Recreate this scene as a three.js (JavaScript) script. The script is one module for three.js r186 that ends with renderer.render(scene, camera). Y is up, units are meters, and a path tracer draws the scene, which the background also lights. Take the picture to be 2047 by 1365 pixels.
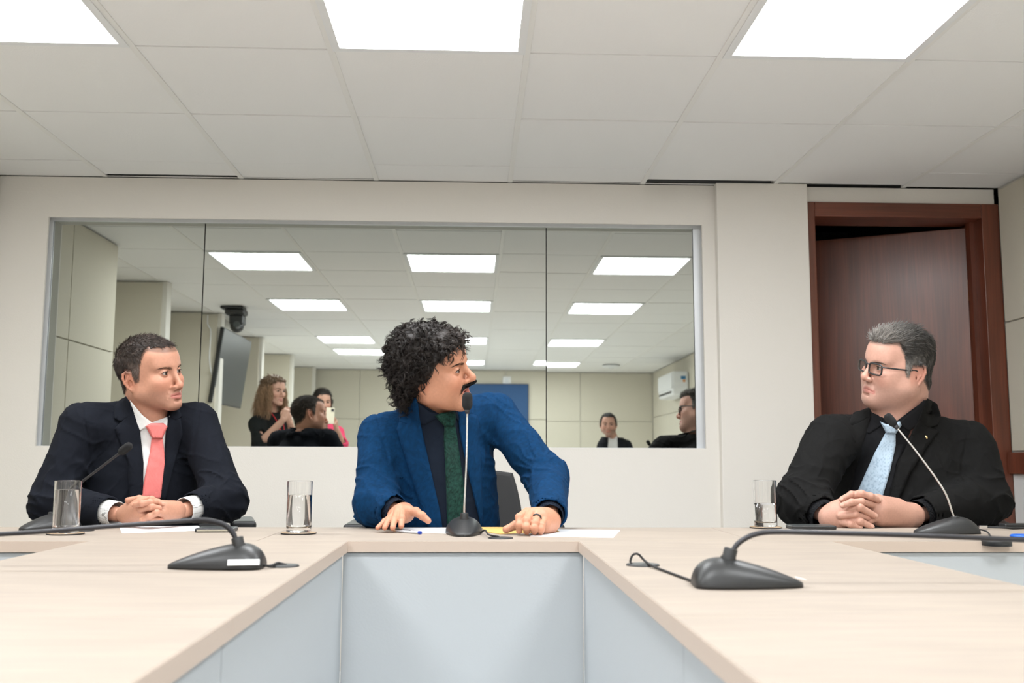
import * as THREE from 'three';
import { RoundedBoxGeometry } from 'three/addons/geometries/RoundedBoxGeometry.js';
import { mergeGeometries } from 'three/addons/utils/BufferGeometryUtils.js';
import { RectAreaLightUniformsLib } from 'three/addons/lights/RectAreaLightUniformsLib.js';
import { createNoise3D } from 'simplex-noise';

// ------------------------------------------------------------------ camera, light, exposure
RectAreaLightUniformsLib.init();
const scene = new THREE.Scene();
scene.background = new THREE.Color(0x000000);
const renderer = new THREE.WebGLRenderer({ antialias: true });
renderer.toneMapping = THREE.LinearToneMapping;
renderer.toneMappingExposure = 1.82;
renderer.shadowMap.enabled = true;
const F = 1986.4, CXP = 1023.5, CYP = 682.5;                 // focal length and image centre in photo pixels
const camera = new THREE.PerspectiveCamera(2 * Math.atan(CYP / F) * 180 / Math.PI, 2047 / 1365, 0.05, 60);
camera.position.set(0, 0.935, 0);
camera.rotation.order = 'YXZ';
camera.rotation.set(0.11714, -0.03809, 0.00334);
camera.focus = 2.95; camera.userData.fStop = 5;
camera.updateMatrixWorld(true);
scene.add(camera);
const PANEL_LIGHT = 9.5;                                      // radiance of each ceiling panel
const PANEL_COLOR = new THREE.Color().setRGB(0.945, 0.975, 1.0);

// ------------------------------------------------------------------ helpers
const V = (x, y, z) => new THREE.Vector3(x, y, z);
let seed = 7;
const rnd = () => { seed = (seed * 1664525 + 1013904223) >>> 0; return seed / 4294967296; };
const rr = (a, b) => a + (b - a) * rnd();
const n3 = createNoise3D((() => { let s = 11; return () => { s = (s * 1103515245 + 12345) & 0x7fffffff; return s / 0x7fffffff; }; })());
const clamp = (x, a = 0, b = 1) => Math.min(b, Math.max(a, x));
const sstep = (a, b, x) => { const t = clamp((x - a) / (b - a)); return t * t * (3 - 2 * t); };
const mixn = (a, b, t) => a + (b - a) * t;
function dirOf(px, py) { return V((px - CXP) / F, -(py - CYP) / F, -1).applyMatrix4(new THREE.Matrix4().extractRotation(camera.matrixWorld)); }
function W(px, py, d) { const r = dirOf(px, py); return r.multiplyScalar(d / -r.z).add(camera.position); }   // pixel seen at distance d into the room
const GLASS_Z = -4.63;
function MW(px, py, dv) { const p = W(px, py, dv); p.z = 2 * GLASS_Z - p.z; return p; }                       // the same for a thing seen in the mirror
function onTable(px, py, y = 0.74) { const r = dirOf(px, py); return r.multiplyScalar((y - camera.position.y) / r.y).add(camera.position); }

const taken = {};
function numbered(n) { if (!(n in taken)) { taken[n] = 0; return n; } taken[n]++; return n + '_' + String(taken[n]).padStart(3, '0'); }
function mesh(name, geo, mat, parent) {
  const m = new THREE.Mesh(geo, mat); m.name = parent === scene ? numbered(name) : name; m.castShadow = m.receiveShadow = true; parent.add(m); return m;
}
function thing(name, label, category, pos = [0, 0, 0], group) {
  const g = new THREE.Group(); g.name = numbered(name); g.position.set(...pos); g.userData = { label, category }; if (group) g.userData.group = group;
  scene.add(g); return g;
}
function structure(name, label, category, pos = [0, 0, 0]) { const g = thing(name, label, category, pos); g.userData.kind = 'structure'; return g; }
function part(name, parent) { const g = new THREE.Group(); g.name = name; parent.add(g); return g; }
// box from corner to corner with uv in metres
function uvMetres(g) {
  const p = g.attributes.position, n = g.attributes.normal, uv = new Float32Array(p.count * 2);
  for (let i = 0; i < p.count; i++) {
    const ax = Math.abs(n.getX(i)), ay = Math.abs(n.getY(i)), az = Math.abs(n.getZ(i));
    if (ay >= ax && ay >= az) { uv[2 * i] = p.getX(i); uv[2 * i + 1] = p.getZ(i); }
    else if (ax >= az) { uv[2 * i] = p.getZ(i); uv[2 * i + 1] = p.getY(i); }
    else { uv[2 * i] = p.getX(i); uv[2 * i + 1] = p.getY(i); }
  }
  g.setAttribute('uv', new THREE.BufferAttribute(uv, 2)); return g;
}
function bx(x0, x1, y0, y1, z0, z1, r = 0) {
  const w = x1 - x0, h = y1 - y0, d = z1 - z0;
  const g = r ? new RoundedBoxGeometry(w, h, d, 2, r) : new THREE.BoxGeometry(w, h, d);
  g.translate((x0 + x1) / 2, (y0 + y1) / 2, (z0 + z1) / 2); return uvMetres(g);
}
const bare = g => { let q = g.index ? g.toNonIndexed() : g; const o = new THREE.BufferGeometry(); for (const k of ['position', 'normal', 'uv']) if (q.attributes[k]) o.setAttribute(k, q.attributes[k]); return o; };
const merge = gs => mergeGeometries(gs.map(bare));
function tube(pts, r, seg = 40, rad = 8, closed = false, caps = true) {
  const c = new THREE.CatmullRomCurve3(pts, closed, 'catmullrom', 0.5);
  const t = new THREE.TubeGeometry(c, seg, r, rad, closed);
  if (closed || !caps) return t;
  const s0 = new THREE.SphereGeometry(r, rad, 6).translate(...pts[0].toArray()), s1 = new THREE.SphereGeometry(r, rad, 6).translate(...pts[pts.length - 1].toArray());
  return merge([t, s0, s1]);
}
function lathe(pts, seg = 40) { return new THREE.LatheGeometry(pts.map(p => new THREE.Vector2(p[0], p[1])), seg); }

// ------------------------------------------------------------------ textures and materials
function texture(w, h, fn, srgb = true) {
  const d = new Uint8Array(w * h * 4);
  for (let y = 0; y < h; y++) for (let x = 0; x < w; x++) { const c = fn(x, y), i = (y * w + x) * 4; d[i] = clamp(c[0], 0, 255); d[i + 1] = clamp(c[1], 0, 255); d[i + 2] = clamp(c[2], 0, 255); d[i + 3] = 255; }
  const t = new THREE.DataTexture(d, w, h); t.wrapS = t.wrapT = THREE.RepeatWrapping; t.magFilter = THREE.LinearFilter; t.minFilter = THREE.LinearMipmapLinearFilter; t.generateMipmaps = true;
  if (srgb) t.colorSpace = THREE.SRGBColorSpace; t.needsUpdate = true; return t;
}
// noise that tiles over w x h
function tileNoise(x, y, w, h, fx, fy, s) {
  const a = x / w * 2 * Math.PI, b = y / h * 2 * Math.PI;
  return n3(Math.cos(a) * fx / 6.28 + s, Math.sin(a) * fx / 6.28 + Math.cos(b) * fy / 6.28, Math.sin(b) * fy / 6.28 + s * 2.3);
}
const std = o => new THREE.MeshStandardMaterial(o);
const phy = o => new THREE.MeshPhysicalMaterial(o);
const lin = (r, g, b) => new THREE.Color().setRGB(r, g, b);
const paintBump = texture(256, 256, (x, y) => { const v = 128 + 45 * tileNoise(x, y, 256, 256, 60, 60, 1) + 40 * tileNoise(x, y, 256, 256, 140, 140, 4); return [v, v, v]; }, false);
paintBump.repeat.set(2, 2);
const weave = texture(128, 128, (x, y) => { const v = 128 + 50 * Math.sin(x * Math.PI / 2) * Math.sin(y * Math.PI / 2) + 40 * tileNoise(x, y, 128, 128, 50, 50, 3); return [v, v, v]; }, false);
weave.repeat.set(8, 8);
const maple = texture(512, 512, (x, y) => {
  const g = tileNoise(x, y, 512, 512, 5, 90, 2) * 0.6 + tileNoise(x, y, 512, 512, 12, 200, 5) * 0.4, b = tileNoise(x, y, 512, 512, 4, 9, 8);
  const k = 1 + 0.045 * g + 0.02 * b; return [159 * k, 147 * k, 135 * k * (1 - 0.01 * g)];
});
maple.repeat.set(1, 1);
const mahogany = texture(512, 512, (x, y) => {
  const g = tileNoise(x, y, 512, 512, 130, 5, 2) * 0.5 + tileNoise(x, y, 512, 512, 40, 3, 6) * 0.5, b = tileNoise(x, y, 512, 512, 6, 2, 9);
  const k = 1 + 0.13 * g + 0.12 * b; return [106 * k, 57 * k, 40 * k];
});
mahogany.repeat.set(1.6, 0.8);
const M = {
  paint: std({ color: lin(0.80, 0.765, 0.71), roughness: 0.75, bumpMap: paintBump, bumpScale: 0.0006 }),
  panel: std({ color: lin(0.66, 0.62, 0.52), roughness: 0.9, bumpMap: weave, bumpScale: 0.0006 }),
  panelTrim: std({ color: lin(0.78, 0.76, 0.70), roughness: 0.5 }),
  tile: std({ color: lin(0.88, 0.875, 0.86), roughness: 0.9, bumpMap: paintBump, bumpScale: 0.0008 }),
  grid: std({ color: lin(0.85, 0.84, 0.81), roughness: 0.5 }),
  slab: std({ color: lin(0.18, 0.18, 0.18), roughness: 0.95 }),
  floor: std({ color: lin(0.85, 0.85, 0.84), roughness: 0.6, bumpMap: paintBump, bumpScale: 0.0006 }),
  mirror: std({ color: lin(0.60, 0.63, 0.60), metalness: 1, roughness: 0.012 }),
  alu: std({ color: lin(0.74, 0.76, 0.79), metalness: 0.35, roughness: 0.4 }),
  seal: std({ color: lin(0.02, 0.02, 0.02), roughness: 0.5 }),
  wood: phy({ color: 0xffffff, map: mahogany, roughness: 0.36, clearcoat: 0.35, clearcoatRoughness: 0.22 }),
  maple: phy({ color: 0xffffff, map: maple, roughness: 0.6 }),
  mapleEdge: std({ color: lin(0.58, 0.47, 0.39), roughness: 0.5 }),
  greyPanel: std({ color: lin(0.50, 0.53, 0.55), roughness: 0.55, bumpMap: paintBump, bumpScale: 0.0003 }),
  blackPlastic: phy({ color: lin(0.022, 0.023, 0.024), roughness: 0.42, bumpMap: paintBump, bumpScale: 0.0002 }),
  blackMatte: std({ color: lin(0.02, 0.02, 0.021), roughness: 0.75 }),
  foam: std({ color: lin(0.014, 0.014, 0.015), roughness: 0.95, bumpMap: paintBump, bumpScale: 0.002 }),
  chrome: std({ color: lin(0.75, 0.75, 0.76), metalness: 1, roughness: 0.22 }),
  darkMetal: std({ color: lin(0.05, 0.05, 0.055), metalness: 0.6, roughness: 0.4 }),
  white: std({ color: lin(0.82, 0.83, 0.83), roughness: 0.6 }),
  paper: std({ color: lin(0.86, 0.88, 0.91), roughness: 0.8 }),
  yellow: std({ color: lin(0.66, 0.43, 0.13), roughness: 0.8 }),
  glass: phy({ color: 0xffffff, transmission: 1, thickness: 0.01, ior: 1.5, roughness: 0, specularIntensity: 1 }),
  water: phy({ color: 0xffffff, transmission: 1, thickness: 0.05, ior: 1.33, roughness: 0 }),
  gold: std({ color: lin(0.85, 0.62, 0.28), metalness: 1, roughness: 0.3 }),
  lamp: std({ color: lin(0.9, 0.9, 0.9), emissive: lin(1, 1, 1), emissiveIntensity: 3.2, roughness: 0.6 }),
  screen: phy({ color: lin(0.055, 0.062, 0.062), roughness: 0.35 }),
  cork: std({ color: lin(0.42, 0.30, 0.19), roughness: 0.8 }),
};

// ------------------------------------------------------------------ the room
const CEIL = 2.226, WZ = -4.55, REAR = 5.3, XL = -2.75, XR = 2.62;
{ const f = structure('floor', 'grey floor of the committee room', 'floor'); mesh('floor_slab', bx(-3.2, 3.2, -0.15, 0, -7.2, REAR + 0.2), M.floor, f); }

// ceiling: square tiles laid in a light metal grid, some of them light panels
const GX0 = -1.7135, GZ0 = -3.0559, TS = 0.625;
const lightCells = [];
for (const c of [0, 2, 4]) { for (const r of [0, 3, 7]) lightCells.push([c, r]); lightCells.push([c, c === 0 ? 9 : 11]); }
{
  const ceil = structure('ceiling', 'suspended ceiling of square grey-white tiles', 'ceiling');
  const isLight = new Set(lightCells.map(q => q.join()));
  const tileG = {};
  for (let c = -2; c < 7; c++) for (let r = -3; r < 14; r++) {
    if (isLight.has([c, r].join())) continue;
    let x0 = Math.max(XL + 0.005, GX0 + c * TS), x1 = Math.min(XR - 0.005, GX0 + (c + 1) * TS), z0 = GZ0 + r * TS, z1 = Math.min(REAR - 0.005, z0 + TS);
    if (x1 - x0 < 0.02 || z1 - z0 < 0.02) continue;
    let gap = 0;
    if (r === -3) { z0 = WZ + 0.004; gap = c === 0 ? 0.022 : c === 4 ? 0.012 : c === 5 ? 0.02 : c === 1 ? 0.004 : 0; if (c === 5) { z0 += 0.02; } if (c === 0) z0 += 0.02; if (c === 4) z0 += 0.055; if (c === 3) z0 += 0.008; }
    const key = [(x1 - x0).toFixed(3), (z1 - z0).toFixed(3)].join();
    if (!tileG[key]) tileG[key] = uvMetres(new RoundedBoxGeometry(x1 - x0 - 0.008, 0.016, z1 - z0 - 0.009, 1, 0.003));
    const t = mesh('tile', tileG[key], M.tile, ceil);
    t.position.set((x0 + x1) / 2, CEIL + 0.008 + rr(-0.0012, 0.0012), (z0 + z1) / 2);
    t.rotation.set(rr(-0.0022, 0.0022), 0, rr(-0.0015, 0.0015));
    if (r === -3 && gap) t.position.y += 0.003;
  }
  for (let c = -1; c < 8; c++) { const x = GX0 + c * TS; if (x > XL && x < XR) { const b = mesh('grid_runner', bx(x - 0.011, x + 0.011, CEIL - 0.004, CEIL + 0.03, WZ + 0.004, REAR - 0.004, 0.0015), M.grid, ceil); } }
  for (let r = -2; r < 14; r++) { const z = GZ0 + r * TS; if (z < REAR) mesh('grid_cross_bar', bx(XL + 0.01, XR - 0.01, CEIL + 0.007, CEIL + 0.025, z - 0.006, z + 0.006), M.grid, ceil); }
  mesh('grid_wall_angle', bx(-2.2, 1.15, CEIL - 0.001, CEIL + 0.001, WZ + 0.001, WZ + 0.012), M.grid, ceil);
  mesh('concrete_slab', bx(-3.2, 3.2, CEIL + 0.45, CEIL + 0.6, -7.2, REAR + 0.2), M.slab, ceil);
}
const lightWords = { 0: 'in the television side file', 2: 'in the middle file', 4: 'in the air conditioner side file' };
const rowWords = { 0: 'nearest the mirror', 3: 'second from the mirror', 7: 'third from the mirror', 9: 'fourth from the mirror', 11: 'fourth from the mirror' };
for (const [c, r] of lightCells) {
  const x = GX0 + (c + 0.5) * TS, z = GZ0 + (r + 0.5) * TS;
  const t = thing('ceiling_light', `square light panel ${rowWords[r]}, ${lightWords[c]}`, 'ceiling light', [x, CEIL - 0.004, z], 'square ceiling light panels');
  const o = 0.306, i = 0.281;
  mesh('frame', merge([bx(-o, o, -0.004, 0.03, -o, -i), bx(-o, o, -0.004, 0.03, i, o), bx(-o, -i, -0.004, 0.03, -i, i), bx(i, o, -0.004, 0.03, -i, i)]), M.white, t);
  mesh('diffuser', bx(-i, i, 0.004, 0.02, -i, i), M.lamp, t);
  const l = new THREE.RectAreaLight(PANEL_COLOR, PANEL_LIGHT, 2 * i, 2 * i);
  l.position.set(0, 0.002, 0); l.rotation.x = -Math.PI / 2; t.add(l);
}

// wall behind the speakers with the mirror opening, a pier and the doorway
const OX0 = -1.961, OX1 = 1.067, OY0 = 0.984, OY1 = 2.031, MX0 = -1.967, MX1 = 1.040, MY0 = 0.9855, MY1 = 2.0300, DX0 = 1.562, DX1 = 2.478, DY1 = 2.145;
{
  const w = structure('wall_back', 'cream painted wall around the long mirror', 'wall');
  const y1 = CEIL - 0.005, zb = WZ - 0.16;
  const g = [bx(-2.2, OX0, 0, y1, WZ - 0.012, WZ), bx(OX0, OX1, 0, OY0, WZ - 0.012, WZ), bx(OX0, OX1, OY1, y1, WZ - 0.012, WZ), bx(OX1, DX0, 0, y1, WZ - 0.012, WZ), bx(-2.2, DX0, 0, y1, zb - 0.08, zb), bx(DX0, DX1 + 0.05, DY1, y1, zb, WZ), bx(DX1, DX1 + 0.3, 0, y1, zb, WZ), bx(-3.2, -2.2, 0, CEIL + 0.4, zb, WZ)];
  mesh('plaster', merge(g), M.paint, w);
  mesh('pier', bx(1.128, DX0 - 0.002, 0, CEIL - 0.002, WZ - 0.01, WZ + 0.045, 0.004), M.paint, w);
  mesh('backing', bx(-3.2, 3.2, CEIL + 0.02, CEIL + 0.45, zb, WZ - 0.04), M.slab, w);
}
{
  const w = structure('window_1', 'long mirrored glass window of three panes in a thin aluminium frame', 'window');
  const z0 = GLASS_Z - 0.012, z1 = GLASS_Z + 0.010;
  mesh('frame', merge([bx(MX0 - 0.08, MX0, MY0 - 0.03, MY1 + 0.08, z0, z1), bx(MX1, MX1 + 0.08, MY0 - 0.03, MY1 + 0.08, z0, z1), bx(MX0, MX1, MY1, MY1 + 0.08, z0, z1), bx(MX0, MX1, MY0 - 0.03, MY0, z0, z1)]), M.alu, w);
  mesh('sill', bx(OX0 - 0.03, OX1 + 0.03, OY0 - 0.012, OY0 + 0.0005, GLASS_Z + 0.005, WZ - 0.013, 0.002), M.alu, w);
  { const A = [[OX0, OY0], [OX1, OY0], [OX1, OY1], [OX0, OY1]], B = [[OX0 - 0.038, OY0 - 0.004], [OX1 + 0.021, OY0 - 0.004], [OX1 + 0.021, OY1 + 0.022], [OX0 - 0.038, OY1 + 0.022]], za = WZ - 0.011, zb = GLASS_Z + 0.0095, p = [];
    for (let k = 0; k < 4; k++) { const n = (k + 1) % 4; p.push(...A[k], za, ...A[n], za, ...B[n], zb, ...A[k], za, ...B[n], zb, ...B[k], zb); }
    const g = new THREE.BufferGeometry(); g.setAttribute('position', new THREE.Float32BufferAttribute(p, 3)); g.computeVertexNormals(); mesh('reveal', uvMetres(g), M.paint, w); }
  const cuts = [MX0, -1.268, 0.338, MX1], tilt = [[0.0012, 0.0010], [0, 0], [-0.0012, -0.0014]];
  for (let k = 0; k < 3; k++) {
    const p = mesh('pane', bx(-(cuts[k + 1] - cuts[k]) / 2 + 0.0025, (cuts[k + 1] - cuts[k]) / 2 - 0.0025, -(MY1 - MY0) / 2, (MY1 - MY0) / 2, -0.005, 0), M.mirror, w);
    p.position.set((cuts[k] + cuts[k + 1]) / 2, (MY0 + MY1) / 2, GLASS_Z); p.rotation.set(tilt[k][0], tilt[k][1], 0);
  }
  mesh('backing', bx(MX0, MX1, MY0, MY1, GLASS_Z - 0.02, GLASS_Z - 0.012), M.seal, w);
}
{
  const d = structure('door_1', 'dark mahogany door standing ajar in its wooden frame', 'door');
  const z0 = WZ - 0.17, z1 = WZ + 0.02, j = 0.075;
  mesh('jamb', bx(DX0, DX0 + 0.04, 0, DY1, z0, z1, 0.004), M.wood, d);
  mesh('jamb', bx(DX1 - j, DX1 + 0.01, 0, DY1, z0, z1, 0.004), M.wood, d);
  const hd = bx(DX0 + 0.04, DX1 - j, DY1 - 0.07, DY1, z0, z1, 0.004); { const uv = hd.attributes.uv, p = hd.attributes.position; for (let i = 0; i < uv.count; i++) uv.setXY(i, p.getY(i) + p.getZ(i), p.getX(i)); }
  mesh('header', hd, M.wood, d);
  mesh('stop', bx(DX1 - j - 0.02, DX1 - j, 0, DY1 - 0.07, WZ - 0.10, WZ - 0.06), M.wood, d);
  const leaf = part('leaf', d); leaf.position.set(DX1 - j - 0.012, 0, WZ - 0.115); leaf.rotation.y = -0.47;
  mesh('panel', bx(-0.80, 0, 0.01, DY1 - 0.085, -0.035, 0, 0.003), M.wood, leaf);
  mesh('knob', new THREE.SphereGeometry(0.028, 20, 14).translate(-0.74, 1.0, 0.055), M.chrome, leaf);
  for (const y of [1.75, 0.35]) mesh('hinge', new THREE.CylinderGeometry(0.008, 0.008, 0.1, 12).translate(0.006, y, 0.004), M.gold, leaf);
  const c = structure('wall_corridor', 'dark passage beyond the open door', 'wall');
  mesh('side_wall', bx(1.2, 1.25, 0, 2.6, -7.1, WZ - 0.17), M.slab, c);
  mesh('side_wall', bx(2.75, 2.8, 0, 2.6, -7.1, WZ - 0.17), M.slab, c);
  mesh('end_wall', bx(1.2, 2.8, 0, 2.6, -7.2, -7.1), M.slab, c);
}
// side and rear walls, clad with fabric panels
function cladding(w, along, face, a0, a1, dir, step, ys) {          // panels along x or z on a wall whose face lies at 'face'
  const n = Math.max(1, Math.round((a1 - a0) / step)), s = (a1 - a0) / n, g = 0.0035;
  for (let k = 0; k < n; k++) for (let j = 0; j + 1 < ys.length; j++) {
    const p0 = a0 + k * s + g, p1 = a0 + (k + 1) * s - g, f0 = Math.min(face, face + dir * 0.016), f1 = Math.max(face, face + dir * 0.016);
    mesh('fabric_panel', along === 'z' ? bx(f0, f1, ys[j] + g, ys[j + 1] - g, p0, p1, 0.003) : bx(p0, p1, ys[j] + g, ys[j + 1] - g, f0, f1, 0.003), M.panel, w);
  }
}
{
  const w = structure('wall_left', 'wall with deep alcoves and beige fabric panels', 'wall');
  mesh('plaster', bx(XL - 0.2, XL, 0, CEIL + 0.45, WZ, REAR + 0.2), M.panelTrim, w);
  mesh('pier', bx(XL, -2.2, 0, CEIL - 0.002, WZ, -3.15), M.panelTrim, w);
  cladding(w, 'z', -2.2, WZ + 0.02, -3.18, 1, 0.7, [0.1, 1.56, CEIL - 0.01]);
  for (const z of [-1.9, -0.32, 1.42, 3.22, 4.95]) {
    mesh('fin', bx(XL, -2.27, 0, CEIL - 0.002, z, z + 0.11, 0.004), M.panelTrim, w);
    cladding(w, 'x', z, XL + 0.02, -2.30, -1, 0.5, [0.1, CEIL - 0.01]);
  }
  for (const [a, b] of [[-3.15, -1.9], [-1.79, -0.32], [-0.21, 1.42], [1.53, 3.22], [3.33, 4.95]]) cladding(w, 'z', XL, a + 0.02, b - 0.02, 1, 0.8, [0.1, 1.56, CEIL - 0.01]);
}
{
  const w = structure('wall_right', 'beige fabric-panelled wall beside the door', 'wall');
  mesh('plaster', bx(2.48 + 0.02, 2.8, 0, CEIL + 0.45, WZ, -2.6), M.panelTrim, w);
  mesh('plaster', bx(XR, XR + 0.2, 0, CEIL + 0.45, -2.6, REAR + 0.2), M.panelTrim, w);
  cladding(w, 'z', 2.50, WZ + 0.025, -2.62, -1, 0.95, [0.975, 1.575, CEIL - 0.012]);
  cladding(w, 'z', XR, -2.58, REAR - 0.03, -1, 1.2, [0.1, 0.87, 1.56, CEIL - 0.012]);
  mesh('white_dado', bx(2.488, 2.5, 0.08, 0.87, WZ + 0.02, -2.62), M.white, w);
  const t = structure('trim_1', 'mahogany chair rail along the panelled wall', 'trim');
  mesh('rail', bx(2.462, 2.498, 0.872, 0.97, WZ + 0.026, -2.62, 0.004), M.wood, t);
}
{
  const w = structure('wall_rear', 'beige panelled wall at the far end of the room', 'wall');
  mesh('plaster', bx(XL - 0.2, XR + 0.2, 0, CEIL + 0.45, REAR, REAR + 0.2), M.panelTrim, w);
  cladding(w, 'x', REAR, XL + 0.02, XR - 0.02, -1, 1.07, [0.1, 1.5, CEIL - 0.012]);
}

// ------------------------------------------------------------------ tables
const TY = 0.74, TT = 0.027;
function tableUnit(label, x0, x1, z0, z1, panels) {
  const t = thing('table', label, 'table', [(x0 + x1) / 2, 0, (z0 + z1) / 2], 'maple conference table units');
  const cx = (x0 + x1) / 2, cz = (z0 + z1) / 2, g = 0.0008;
  mesh('tabletop', bx(x0 + g - cx, x1 - g - cx, TY - TT, TY, z0 + g - cz, z1 - g - cz, 0.0018), [M.maple][0], t);
  const e = 0.0006;
  for (const s of panels) {                                   // s: [side, from, to]
    const [side, a, b] = s;
    const inset = 0.012, th = 0.018;
    let geo, band;
    if (side === 'front') { geo = bx(a - cx, b - cx, 0.03, TY - TT - 0.0015, z1 - inset - th - cz, z1 - inset - cz, 0.001); band = bx(x0 + g - cx, x1 - g - cx, TY - TT + 0.001, TY - 0.0012, z1 - g - cz - 0.002, z1 - g - cz + e); }
    if (side === 'left') { geo = bx(x0 + inset - cx, x0 + inset + th - cx, 0.03, TY - TT - 0.0015, a - cz, b - cz, 0.001); band = bx(x0 + g - cx - e, x0 + g - cx + 0.002, TY - TT + 0.001, TY - 0.0012, z0 + g - cz, z1 - g - cz); }
    if (side === 'right') { geo = bx(x1 - inset - th - cx, x1 - inset - cx, 0.03, TY - TT - 0.0015, a - cz, b - cz, 0.001); band = bx(x1 - g - cx - 0.002, x1 - g - cx + e, TY - TT + 0.001, TY - 0.0012, z0 + g - cz, z1 - g - cz); }
    mesh('modesty_panel', geo, M.greyPanel, t);
    mesh('edge_band', band, M.mapleEdge, t);
  }
  for (const sx of [-1, 1]) for (const sz of [-1, 1]) mesh('leg', bx(sx * ((x1 - x0) / 2 - 0.06) - 0.02, sx * ((x1 - x0) / 2 - 0.06) + 0.02, 0, TY - TT, sz * ((z1 - z0) / 2 - 0.06) - 0.02, sz * ((z1 - z0) / 2 - 0.06) + 0.02, 0.003), M.alu, t);
  return t;
}
const BF = -2.40, BB = -2.875, SL0 = -0.897, SL1 = -0.295, SR0 = 0.252, SR1 = 0.862, SM = -1.27;
const tabC = tableUnit('maple table unit in front of the speaker in the blue suit', -0.51, 0.68, BB, BF, [['front', SL1 - 0.012, SR0 + 0.012]]);
const tabA = tableUnit('maple table unit in front of the man with the pink tie', -1.91, -0.51, BB, BF, [['front', -1.90, SL0 + 0.01]]);
const tabB = tableUnit('maple table unit in front of the man with the light blue tie', 0.68, 2.08, BB, BF, [['front', SR1 - 0.01, 2.07]]);
const tabL = tableUnit('side table unit carrying the flat-bent microphone with a white label strip', SL0, SL1, BF, SM, [['right', BF + 0.002, SM - 0.002], ['left', BF + 0.05, SM - 0.05]].map(p => p)),
  tabL2 = tableUnit('side table unit adjoining the one with the labelled microphone', SL0, SL1, SM, 0.15, [['right', SM + 0.002, 0.14], ['left', SM + 0.05, 0.1]]),
  tabR = tableUnit('side table unit carrying the microphone with a looped cable', SR0, SR1, BF, SM, [['left', BF + 0.002, SM - 0.002], ['right', BF + 0.05, SM - 0.05]]),
  tabR2 = tableUnit('side table unit adjoining the one with the looped cable', SR0, SR1, SM, 0.15, [['left', SM + 0.002, 0.14], ['right', SM + 0.05, 0.1]]);
function grommet(tab, p, r = 0.031) {
  const g = lathe([[0, 0.0035], [r * 0.8, 0.0035], [r * 0.95, 0.0028], [r, 0.0005], [r, -0.01], [0, -0.01]], 32);
  g.translate(p.x - tab.position.x, TY, p.z - tab.position.z); mesh('cable_grommet', g, M.blackPlastic, tab);
}

// ------------------------------------------------------------------ microphones
// teardrop foot: +x is the low pointed tip, the neck rises near the round end
function footGeo(L = 0.168, Wd = 0.104, H = 0.043) {
  const ns = 36, np = 24, pos = [], idx = [];
  for (let i = 0; i <= ns; i++) {
    const s = i / ns, a = Math.PI * s;
    const x = -L * 0.36 + L * (0.5 - 0.5 * Math.cos(a));
    const w = Wd / 2 * Math.pow(Math.sin(Math.PI * Math.pow(s, 0.62)), 0.62) * (1 - 0.25 * s) + 0.0005;
    const h = H * (s < 0.34 ? Math.pow(Math.sin(s / 0.34 * Math.PI / 2), 0.8) : mixn(1, 0.13, sstep(0, 1, (s - 0.34) / 0.62) * 0.65 + 0.35 * (s - 0.34) / 0.66)) * (s > 0.96 ? Math.sqrt(Math.max(0, (1 - s) / 0.04)) : 1) + 0.0005;
    for (let j = 0; j <= np; j++) {
      const f = Math.PI * j / np, c = Math.cos(f), sn = Math.sin(f);
      const prof = Math.pow(sn, 1.25 - 0.55 * s);
      pos.push(x, 0.0035 + Math.max(0, h - 0.0035) * prof, w * Math.sign(c) * Math.pow(Math.abs(c), 0.9));
    }
  }
  const k = np + 1;
  for (let i = 0; i < ns; i++) for (let j = 0; j < np; j++) { const a = i * k + j; idx.push(a, a + 1, a + k, a + 1, a + k + 1, a + k); }
  const g = new THREE.BufferGeometry(); g.setAttribute('position', new THREE.Float32BufferAttribute(pos, 3)); g.setIndex(idx); g.computeVertexNormals();
  const bot = []; const bi = [];                              // flat sole
  for (let i = 0; i <= ns; i++) { const a = i * k, b = a + np; bot.push(pos[a * 3], 0.0, pos[a * 3 + 2], pos[b * 3], 0.0, pos[b * 3 + 2], pos[a * 3], 0.0036, pos[a * 3 + 2], pos[b * 3], 0.0036, pos[b * 3 + 2]); }
  for (let i = 0; i < ns; i++) { const a = i * 4, b = a + 4; bi.push(a, b, a + 1, b, b + 1, a + 1, a, a + 2, b, a + 2, b + 2, b, a + 1, b + 1, a + 3, b + 1, b + 3, a + 3); }
  const g2 = new THREE.BufferGeometry(); g2.setAttribute('position', new THREE.Float32BufferAttribute(bot, 3)); g2.setIndex(bi); g2.computeVertexNormals();
  const m = mergeGeometries([g, g2].map(q => q.toNonIndexed())); return uvMetres(m);
}
const FOOT = footGeo();
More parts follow.
